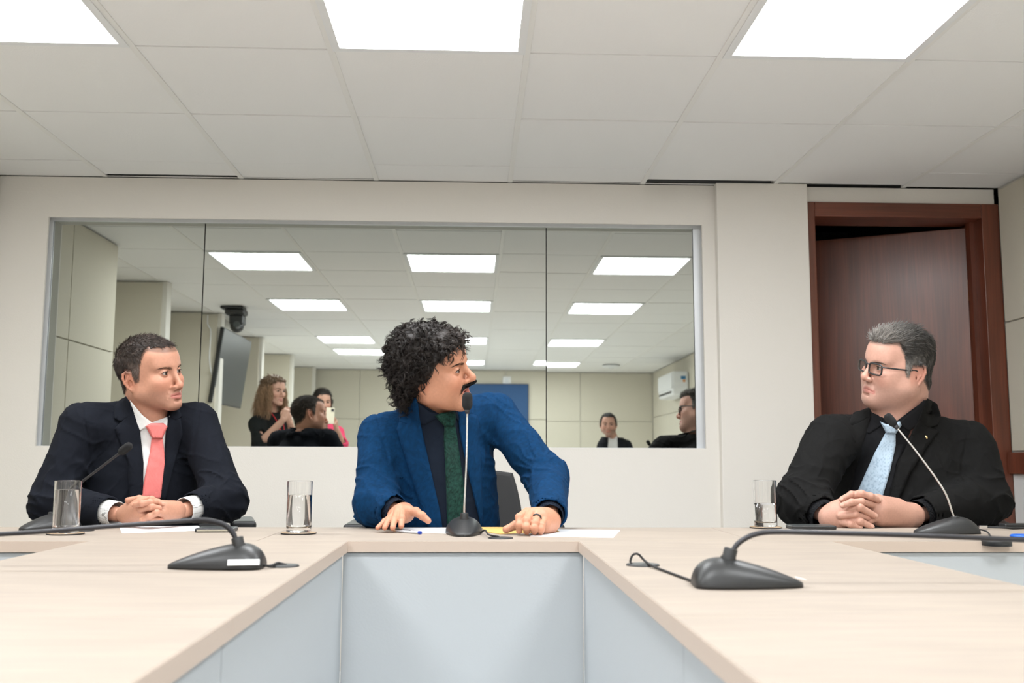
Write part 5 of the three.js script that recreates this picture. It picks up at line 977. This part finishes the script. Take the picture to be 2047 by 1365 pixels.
// ------------------------------------------------------------------ man with glasses and the light blue tie
officeChair('black office chair under the man with glasses and light blue tie', W(1800, 900, 3.3).x, -3.34, -0.4);
{
  const hp = W(1792, 733, 3.16), T = frame(W(1797, 868, 3.24), -0.46, -0.04, -0.03), sk = [0.58, 0.325, 0.25];
  const hc = (x, y, z) => { const g = sstep(0.0, 0.09, z), s = sstep(0.05, 0.0, y) * sstep(-0.03, 0.04, z), k = 1 + 3.6 * g * sstep(0.05, 0.1, y) + 6 * s + (n3(x * 60, y * 20, z * 60) > 0.2 ? 1.2 : 0); return [0.048 * k, 0.044 * k, 0.040 * k]; };
  const line = [[0, 0.066], [20, 0.067], [34, 0.071], [44, 0.073], [51, 0.066], [56, 0.050], [60, 0.044], [64, 0.028], [66, -0.006], [68, -0.022], [74, -0.026], [78, 0.006], [108, 0.010], [116, -0.035], [140, -0.066], [180, -0.074]];
  const fR = [
    chain([[1700, 992, 2.875], [1722, 987, 2.85], [1740, 992, 2.85], [1755, 999, 2.86]], 0.0108, 0.0092),
    chain([[1694, 1018, 2.86], [1719, 1014, 2.835], [1747, 1030, 2.845]], 0.0112, 0.0092),
    chain([[1680, 1031, 2.86], [1710, 1028, 2.842], [1734, 1035, 2.852]], 0.0105, 0.0088),
    chain([[1700, 1040, 2.86], [1720, 1042, 2.835], [1740, 1052, 2.838]], 0.0105, 0.009),
    chain([[1684, 1044, 2.865], [1700, 1048, 2.842], [1717, 1054, 2.842]], 0.0098, 0.0086),
  ], fL = [
    chain([[1740, 992, 2.89], [1718, 987, 2.872], [1702, 988, 2.865], [1683, 998, 2.87]], 0.0105, 0.0088),
    chain([[1748, 1010, 2.87], [1722, 1003, 2.842], [1702, 1004, 2.836], [1685, 1010, 2.842]], 0.0108, 0.009),
    chain([[1752, 1036, 2.87], [1738, 1040, 2.86], [1728, 1044, 2.86]], 0.0105, 0.0095),
    chain([[1762, 1000, 2.89], [1752, 993, 2.885]], 0.012, 0.0095),
  ];
  suitedMan({
    label: 'heavy-set man with black-rimmed glasses and a light blue tie, hands clasped', base: [hp.x + 0.03, -3.3], T, seed: 9.7,
    sh: [W(1658, 884, 3.20), W(1938, 896, 3.22)], el: [W(1602, 1000, 3.06), W(1968, 1000, 3.14)], wr: [W(1655, 1036, 2.93), W(1828, 1032, 2.96)],
    w: 0.215, d: 0.15, belly: [0.25, 0.25, 0.19, 0.01], shR: 0.082, elR: 0.074, cuffR: 0.056, yoke: 0.062, sleeveBack: 0.03, cuffShow: 0.022, collarR: 0.090, collarY: 0.005,
    jacketColor: [0.0080, 0.0079, 0.0079], heather: 0.12, shirtColor: [0.0095, 0.0098, 0.0115], wrinkle: 0.008,
    head: { mat: frame(hp, bear(hp) - 0.96, 0.0, -0.26, 1.045), neck: W(1794, 862, 3.225), neckR: 0.080, neckUp: 0.035, fat: 1, skin: sk, stubble: 0.26, stubbleColor: [0.24, 0.19, 0.17], gaze: [-0.1, 0.02], nose: 0.95, noseY: 0.002, frown: 0.006, mouthW: 1.3, lipOut: -0.001, ear: 1.3, lip: [0.45, 0.165, 0.135], browLow: 0.002, brow: [0.12, 0.09, 0.075],
      hair: { line, c: [0.03, 0.028, 0.026], scalp: [0.16, 0.12, 0.1], dense: 0.7, low: -0.09, col: hc, n: 8500, vol: (x, y, z, m) => (0.0042 + 0.0065 * sstep(0.06, 0.11, y)) * sstep(0, 0.025, m) - 0.0005 + 0.002 * n3(x * 90, y * 30, z * 90) * sstep(0.05, 0.1, y), strand: combed((x, y, z) => 0.009 + 0.017 * sstep(0.04, 0.1, y), (x, y, z) => 0.15 + 0.55 * sstep(0.05, 0.09, y) * sstep(0.0, 0.07, z), (x, y, z) => y > 0.045 ? [x * 4, 0.25 - 1.6 * sstep(0.0, -0.07, z), -0.9] : [0, -0.95, -0.12], hc, 0.00055) } },
    handSkin: [0.56, 0.31, 0.235],
    hands: [{ palms: [[W(1660, 1034, 2.92), W(1690, 1026, 2.885), 0.036, 0.033], [W(1668, 1040, 2.91), W(1692, 1040, 2.88), 0.030, 0.026], [W(1672, 1020, 2.91), W(1698, 1004, 2.89), 0.028, 0.022]], fingers: fR }, { palms: [[W(1822, 1030, 2.95), W(1758, 1020, 2.885), 0.038, 0.034], [W(1808, 1038, 2.93), W(1760, 1036, 2.885), 0.032, 0.024], [W(1790, 1014, 2.93), W(1756, 1004, 2.89), 0.028, 0.022]], fingers: fL }],
    V: [[1740, 822], [1726, 870], [1706, 936], [1689, 1000], [1775, 1000], [1793, 926], [1820, 860], [1850, 798], [1786, 846]], zV: 0.13,
    lapels: [[[1690, 860], [1701, 852], [1722, 838], [1742, 826], [1730, 872], [1710, 936], [1694, 1000], [1655, 1000], [1672, 950], [1686, 901]], [[1876, 863], [1856, 853], [1838, 832], [1824, 860], [1797, 926], [1779, 1000], [1797, 1000], [1820, 945], [1852, 894]]],
    collars: [[[1742, 812], [1724, 816], [1708, 824], [1700, 853], [1722, 846], [1742, 834]], [[1854, 796], [1872, 806], [1880, 830], [1874, 850], [1855, 855], [1834, 842]]],
    tie: [[1773, 858], [1790, 858], [1790, 890], [1780, 940], [1763, 1000], [1710, 992], [1728, 950], [1748, 905]], knot: [[1758, 842], [1772, 848], [1799, 842], [1802, 850], [1790, 868], [1772, 868]], tieColor: (x, y, z) => { const u = (x + y) * 95, v = (x - y) * 95, f = Math.hypot(u - Math.round(u), v - Math.round(v)) < 0.26 ? 0.45 : 1, k = f * (1 + 0.04 * n3(x * 70, y * 70, z * 70)); return [0.42 * (0.45 + 0.55 * k), 0.53 * (0.5 + 0.5 * k), 0.63 * (0.6 + 0.4 * k)]; },
    leaves: [[[1742, 818], [1728, 862], [1738, 866], [1768, 846], [1760, 834]], [[1853, 800], [1838, 850], [1816, 862], [1796, 846], [1818, 826], [1846, 800]]], zL: 0.11, bandDrop: -0.05, bandH: 0.07,
    hip: [V(hp.x - 0.12, 0.57, -3.33), V(hp.x + 0.14, 0.57, -3.36)], knee: [V(hp.x - 0.3, 0.55, -2.74), V(hp.x + 0.1, 0.55, -2.74)], ankle: [V(hp.x - 0.3, 0.1, -2.8), V(hp.x + 0.1, 0.1, -2.8)], toe: [-0.2, 0.98], r: [0.105, 0.082, 0.058],
    nails: [[fR[0][3][0], fR[0][2][0], V(0, 0.4, 1), 0.0092], [fR[1][2][0], fR[1][1][0], V(0, 0.4, 1), 0.0092], [fR[3][2][0], fR[3][1][0], V(0, 0.4, 1), 0.009], [fR[4][2][0], fR[4][1][0], V(0, 0.4, 1), 0.0086], [fL[0][3][0], fL[0][2][0], V(0, 0.4, 1), 0.0088], [fL[1][3][0], fL[1][2][0], V(0, 0.4, 1), 0.009]],
    hairLabel: 'short grey hair brushed back',
    extra: ({ g, add, h, T, chest, base, tl }) => {
      const gl = part('glasses', g), addG = (n, geo, mat) => { geo.applyMatrix4(h.mat); geo.translate(-base.x, -base.y, -base.z); return mesh(n, geo, mat, gl); };
      const rim = s => { const pts = [], w = 0.0255, hh = 0.0165; for (let k = 0; k < 40; k++) { const a = k / 40 * 2 * Math.PI, c = Math.cos(a), d = Math.sin(a), e = 0.42; pts.push(V(s * 0.034 + Math.sign(c) * Math.pow(Math.abs(c), e) * w, -0.004 + Math.sign(d) * Math.pow(Math.abs(d), e) * hh * (1 - 0.0 * c), 0.1005 - 0.010 * Math.pow(Math.max(0, (s * (s * 0.034 + Math.sign(c) * Math.pow(Math.abs(c), e) * w)) / 0.06), 2))); } return pts; };
      addG('frame', merge([tube(rim(-1), 0.0026, 80, 8, true), tube(rim(1), 0.0026, 80, 8, true), tube([V(-0.009, 0.006, 0.1), V(0, 0.0085, 0.1035), V(0.009, 0.006, 0.1)], 0.0021, 16, 8)]), M.blackPlastic);
      for (const s of [-1, 1]) {
        addG('temple', tube([V(s * 0.0595, 0.006, 0.091), V(s * 0.072, 0.006, 0.075), V(s * 0.083, 0.003, 0.02), V(s * 0.083, 0.002, -0.012), V(s * 0.080, -0.018, -0.036)], 0.0024, 40, 8), M.blackPlastic);
        const sh = new THREE.Shape(rim(s).map(p => new THREE.Vector2(p.x, p.y))); const lg = new THREE.ShapeGeometry(sh); lg.translate(0, 0, 0.0985); lg.rotateY(0); addG('lens', lg, phy({ color: 0xffffff, transmission: 1, thickness: 0, roughness: 0.02, ior: 1.45, side: THREE.DoubleSide }));
      }
      const [x, y] = TLocal(T, 1849, 875, 0.12); let z = 0.35; for (let k = 0; k < 80; k++) { const d = chest(x, y, z); if (d < 0.0006) break; z -= Math.max(d * 0.85, 0.0006); }
      const pg = lathe([[0, 0.003], [0.005, 0.0028], [0.0068, 0.0012], [0.007, 0]], 22); pg.rotateX(Math.PI / 2); pg.translate(x, y, z + 0.0105); add('lapel_pin', pg, M.gold, T, 'small round gold lapel pin');
    },
  });
}

// ------------------------------------------------------------------ the people across the room, seen in the mirror
// a hand from the wrist: dir along the palm, nrm out of the back of the hand, side towards the thumb
function simpleHand(wr, dir, nrm, side, curlA, s = 1) {
  const d = dir.clone().normalize(), n = nrm.clone().addScaledVector(d, -nrm.dot(d)).normalize(), t = d.clone().cross(n); if (t.dot(side) < 0) t.negate();
  const at = (a, b, c) => wr.clone().addScaledVector(d, a * s).addScaledVector(t, b * s).addScaledVector(n, c * s), palms = [], fingers = [];
  for (const q of [-0.024, -0.008, 0.008, 0.024]) palms.push([at(0.005, q * 0.7, 0), at(0.075, q, 0), 0.014 * s, 0.0125 * s]);
  [0.062, 0.074, 0.078, 0.070].forEach((L, i) => {
    const b = [-0.027, -0.009, 0.009, 0.027][i]; let p = at(0.078, b, 0), a = curlA * 0.35, v; const ch = [[p, 0.0088 * s]];
    for (const f of [0.45, 0.3, 0.25]) { v = d.clone().multiplyScalar(Math.cos(a)).addScaledVector(n, -Math.sin(a)); p = p.clone().addScaledVector(v, L * f * s); ch.push([p, (0.0085 - ch.length * 0.0005) * s]); a += curlA * 0.6; }
    fingers.push(ch);
  });
  fingers.push([[at(0.02, 0.022, -0.004), 0.012 * s], [at(0.05, 0.045, -0.014), 0.0098 * s], [at(0.082, 0.05, -0.026), 0.0082 * s]]);
  return { palms, fingers };
}
function bystander(o) {
  const base = V(o.base[0], 0, o.base[1]), g = thing('person', o.label, 'person', arr(base)), add = dressing(o, g, base), fig = figure(o), T = o.T, sc = o.head.skin;
  o.head.h = 0.0038; const h = buildHead(o.head);
  const hands = o.hands.map(q => buildHands(q.palms, q.fingers, sc, 0.004));
  const arms = (o.bare || []).map(([a, b, ra, rb]) => { const f = cone(arr(a), arr(b), ra, rb).f, [lo, hi] = bounds([a, b], 0.06); return skin(f, lo, hi, 0.007, () => sc); });
  add('body', underBody(fig, T, [...hands, ...arms], h.geo, sc), skinMat);
  for (const e of h.eyes) add('eye', e, phy({ vertexColors: true, roughness: 0.12 }));
  add('eyebrows', h.brows, hairMat); add('eyelashes', h.lashes, hairMat); if (h.hair) add('hair', h.hair, hairMat, null, o.hairLabel);
  if (o.long) { const lg = strandGeo(o.long(h.f)); lg.applyMatrix4(o.head.mat); add('long_hair', lg, hairMat); }
  const [lo, hi] = bounds([...fig.sh, ...fig.el, ...fig.wr, V(0, -0.66, 0), V(-0.24, -0.3, -0.2), V(0.24, -0.3, 0.22)], 0.09);
  add(o.topName, skin(fig.jacket, lo, hi, 0.008, heather(o.jacketColor, 0.1)), cloth(0.92, 0), T);
  if (o.front) for (const [name, poly, col] of o.front) add(name, drape(poly, fig.tf, 0.004, 0.005, heather(col, 0.04), 0.012), cloth(0.8, 0), T);
  legs(o, add, cloth(0.9, 0), shoeMat, o.trousers);
  if (o.extra) o.extra({ g, add, T });
  return g;
}
{ // woman in black with long wavy hair
  const hp = MW(547, 781, 7.95), nb = MW(541, 824, 8.0), yaw = 2.15, T = frame(nb, 2.3, 0, 0);
  const hc = (x, y, z) => { const k = 1 + 1.6 * sstep(0.06, -0.12, y); return [0.16 * k, 0.10 * k, 0.06 * k]; };
  const line = [[0, 0.072], [25, 0.070], [45, 0.055], [60, 0.03], [75, 0.0], [95, -0.03], [120, -0.08], [180, -0.1]];
  const Lw = MW(567, 838, 7.72), Rw = MW(580, 846, 7.88), elL = MW(523, 884, 7.78), elR = MW(590, 892, 8.02);
  const hn = MW(572, 822, 7.74);
  bystander({
    label: 'woman in a black top with long wavy fair-brown hair and a red lanyard', base: [hp.x, hp.z], T, seed: 3.3, topName: 'blouse',
    sh: [MW(569, 848, 8.12), MW(511, 849, 7.88)], el: [elR, elL], wr: [elR.clone().lerp(Rw, 0.28), elL.clone().lerp(Lw, 0.22)], w: 0.148, d: 0.10, belly: [0.14, 0.26, 0.10], shR: 0.056, elR: 0.050, cuffR: 0.046, sleeveBack: 0, yoke: 0.04,
    jacketColor: [0.014, 0.016, 0.016], trousers: [0.02, 0.02, 0.025],
    bare: [[elL, Lw, 0.036, 0.024], [elR, Rw, 0.036, 0.024]],
    head: { mat: frame(hp, yaw, -0.05, 0, 0.96), neck: nb, neckR: 0.048, skin: [0.62, 0.36, 0.27], lip: [0.55, 0.22, 0.19], brow: [0.09, 0.055, 0.035], gaze: [0, 0],
      hair: { line, c: [0.08, 0.05, 0.03], scalp: [0.08, 0.05, 0.03], dense: 1, low: -0.12, h: 0.005, col: hc, n: 700, vol: (x, y, z, m) => (0.016 + 0.008 * n3(x * 35, y * 35, z * 35)) * sstep(-0.005, 0.02, m) - 0.001, strand: locks(() => 0.05, 0.006, (x, y, z) => [x * 5, -0.9, -0.1], hc, 0.0015, 6) } },
    long: () => { const l = []; for (let i = 0; i < 900; i++) { const a = rr(0.75, 5.53), s = Math.sin(a), c = Math.cos(a), r0 = rr(0.075, 0.098), pts = [], ph = rr(0, 6.28), w = rr(0.006, 0.016), L = rr(0.17, 0.28), sp = rr(0.0, 0.065); for (let k = 0; k < 14; k++) { const t = k / 13, q = ph + t * 15; const rad = r0 * (0.62 + 0.38 * Math.min(1, t * 4)) + sp * t; pts.push([s * rad + Math.cos(q) * w * Math.min(1, t * 3), 0.085 - (L + 0.05) * t, c * rad - 0.018 + Math.sin(q) * w * Math.min(1, t * 3)]); } const k = rr(0.6, 1.5), cc = hc(0, 0.035 - L * 0.5, 0); l.push({ p: pts, r0: 0.0024, r1: 0.0008, c: cc.map(v => v * k) }); } return l; },
    hands: [simpleHand(Lw, hn.clone().sub(Lw).normalize().add(V(0.2, 0.5, 0)), V(-0.3, 0, -1), V(0, 0, 1), 1.5, 0.9), simpleHand(Rw, V(-0.3, 0.9, -0.4), V(0.8, 0, -0.6), V(0, 0, 1), 1.4, 0.9)],
    hip: [V(hp.x + 0.05, 0.88, hp.z + 0.07), V(hp.x - 0.05, 0.88, hp.z - 0.07)], knee: [V(hp.x + 0.06, 0.48, hp.z + 0.08), V(hp.x - 0.06, 0.48, hp.z - 0.08)], ankle: [V(hp.x + 0.06, 0.1, hp.z + 0.08), V(hp.x - 0.06, 0.1, hp.z - 0.08)], toe: [0.75, -0.66], r: [0.09, 0.062, 0.046], hairLabel: 'fair-brown hair',
    extra: ({ add }) => { const c = nb.clone(); add('lanyard', tube([c.clone().add(V(0.02, 0.03, 0.06)), c.clone().add(V(0.09, -0.05, 0.01)), c.clone().add(V(0.13, -0.2, -0.09)), c.clone().add(V(0.06, -0.06, -0.09)), c.clone().add(V(-0.01, 0.02, -0.055))], 0.0045, 40, 6), std({ color: lin(0.55, 0.02, 0.03), roughness: 0.7 })); },
  });
}
{ // woman in pink taking a picture
  const hp = MW(645, 803, 9.2), nb = MW(644, 842, 9.26), T = frame(nb, 2.8, 0, 0);
  const hc = () => [0.022, 0.016, 0.013];
  const line = [[0, 0.074], [25, 0.072], [45, 0.058], [60, 0.034], [75, 0.005], [95, -0.02], [120, -0.07], [180, -0.09]];
  const pc = MW(660, 836, 8.86), Rw = MW(672, 856, 8.95), Lw = MW(651, 856, 8.97), elR = MW(684, 888, 9.12), elL = MW(634, 892, 9.15);
  bystander({
    label: 'dark-haired woman in a pink top raising a pale phone', base: [hp.x, hp.z], T, seed: 6.3, topName: 'blouse',
    sh: [MW(676, 866, 9.24), MW(614, 866, 9.28)], el: [elR, elL], wr: [elR.clone().lerp(Rw, 0.3), elL.clone().lerp(Lw, 0.3)], w: 0.145, d: 0.10, belly: [0.138, 0.26, 0.10], shR: 0.055, elR: 0.050, cuffR: 0.046, sleeveBack: 0, yoke: 0.04,
    jacketColor: [0.72, 0.075, 0.16], trousers: [0.02, 0.02, 0.025], bare: [[elL, Lw, 0.034, 0.023], [elR, Rw, 0.034, 0.023]],
    head: { mat: frame(hp, 2.75, -0.12, -0.05, 0.95), neck: nb, neckR: 0.048, skin: [0.58, 0.33, 0.24], lip: [0.52, 0.2, 0.17], brow: [0.03, 0.02, 0.015],
      hair: { line, c: hc(), scalp: hc(), dense: 1, low: -0.11, h: 0.005, col: hc, n: 2600, vol: (x, y, z, m) => 0.010 * sstep(-0.003, 0.02, m) - 0.001, strand: combed(() => 0.04, () => 0.15, (x, y, z) => [x * 4, -0.5, -0.9], hc, 0.0012) } },
    long: () => { const l = []; for (let i = 0; i < 420; i++) { const a = rr(1.5, 4.78), s = Math.sin(a), c = Math.cos(a), r0 = rr(0.07, 0.092), pts = [], L = rr(0.18, 0.26); for (let k = 0; k < 7; k++) { const t = k / 6; pts.push([s * (r0 + 0.012 * t), 0.02 - L * t, c * r0 - 0.018]); } const k = rr(0.6, 1.6); l.push({ p: pts, r0: 0.0028, r1: 0.001, c: hc().map(v => v * k) }); } return l; },
    hands: [simpleHand(Rw, pc.clone().add(V(0.04, 0, 0.0)).sub(Rw), V(0.9, 0, -0.45), V(0, 0, 1), 1.1, 0.9), simpleHand(Lw, pc.clone().add(V(-0.04, -0.01, 0.0)).sub(Lw), V(-0.9, 0, -0.45), V(0, 0, 1), 1.1, 0.9)],
    hip: [V(hp.x + 0.08, 0.86, hp.z + 0.04), V(hp.x - 0.08, 0.86, hp.z + 0.0)], knee: [V(hp.x + 0.09, 0.47, hp.z + 0.03), V(hp.x - 0.09, 0.47, hp.z)], ankle: [V(hp.x + 0.09, 0.1, hp.z + 0.04), V(hp.x - 0.09, 0.1, hp.z)], toe: [0.3, -0.95], r: [0.088, 0.06, 0.045], hairLabel: 'straight dark hair',
  });
  const t = thing('phone', 'pale phone held up by the woman in pink', 'phone', arr(pc)); t.rotation.y = 2.9; t.rotation.x = 0.12;
  mesh('body', bx(-0.036, 0.036, -0.05, 0.095, -0.004, 0.004, 0.0035), std({ color: lin(0.72, 0.66, 0.52), roughness: 0.4 }), t);
  mesh('screen', bx(-0.033, 0.033, -0.046, 0.09, -0.0052, -0.0038), M.screen, t); mesh('camera_bump', bx(-0.03, -0.006, 0.06, 0.085, 0.0035, 0.006, 0.001), M.darkMetal, t);
}
{ // seated man in a dark jacket
  const hp = MW(1213, 846, 10.6), nb = MW(1221, 873, 10.68), T = frame(nb, 3.2, -0.08, 0.05);
  officeChair('black office chair under the bearded man at the panelled wall', nb.x + 0.05, nb.z + 0.12, Math.PI);
  const hc = () => [0.016, 0.013, 0.011], line = [[0, 0.074], [25, 0.076], [45, 0.072], [58, 0.04], [70, 0.02], [76, -0.02], [86, -0.03], [90, 0.012], [106, 0.014], [116, -0.04], [180, -0.075]];
  const Rw = V(nb.x + 0.14, 0.69, nb.z - 0.42), Lw = V(nb.x - 0.16, 0.69, nb.z - 0.42);
  bystander({
    label: 'bearded man in a dark jacket and white shirt seated before the panelled wall', base: [nb.x, nb.z + 0.05], T, seed: 2.2, topName: 'jacket',
    sh: [MW(1249, 889, 10.75), MW(1203, 888, 10.64)], el: [V(nb.x + 0.24, 0.82, nb.z - 0.16), V(nb.x - 0.2, 0.82, nb.z - 0.16)], wr: [Rw, Lw], w: 0.165, d: 0.11, shR: 0.06, elR: 0.056, cuffR: 0.045, sleeveBack: 0.02,
    jacketColor: [0.013, 0.014, 0.018], trousers: [0.013, 0.014, 0.018], front: [['shirt', [[-0.045, 0.03], [0.045, 0.03], [0.055, -0.12], [0.03, -0.4], [-0.03, -0.4], [-0.055, -0.12]], [0.75, 0.74, 0.74]]],
    head: { mat: frame(hp, 3.28, -0.02, 0.0, 1.0), neck: nb, neckR: 0.056, skin: [0.52, 0.29, 0.215], stubble: 0.5, stubbleColor: [0.05, 0.04, 0.035], brow: [0.02, 0.015, 0.012],
      hair: { line, c: hc(), scalp: [0.02, 0.017, 0.015], dense: 1, low: -0.09, h: 0.005, col: hc, n: 2200, vol: (x, y, z, m) => 0.007 * sstep(0, 0.025, m) - 0.0005, strand: combed(() => 0.014, () => 0.4, (x, y, z) => [x * 2, 0.1, y > 0.06 ? -0.6 : 0.1], hc, 0.0011) } },
    hands: [simpleHand(Rw, V(-0.1, -0.35, -1), V(0, 1, 0), V(-1, 0, 0), 0.7), simpleHand(Lw, V(0.1, -0.35, -1), V(0, 1, 0), V(1, 0, 0), 0.7)],
    hip: [V(nb.x + 0.1, 0.56, nb.z + 0.1), V(nb.x - 0.1, 0.56, nb.z + 0.1)], knee: [V(nb.x + 0.15, 0.55, nb.z - 0.4), V(nb.x - 0.15, 0.55, nb.z - 0.4)], ankle: [V(nb.x + 0.15, 0.1, nb.z - 0.4), V(nb.x - 0.15, 0.1, nb.z - 0.4)], toe: [0, -1], r: [0.085, 0.068, 0.05], hairLabel: 'short dark hair',
  });
}

scene.traverse(o => { if (o.isMesh) { o.castShadow = true; o.receiveShadow = true; } if (o.isLight) o.castShadow = true; });

renderer.render(scene, camera);
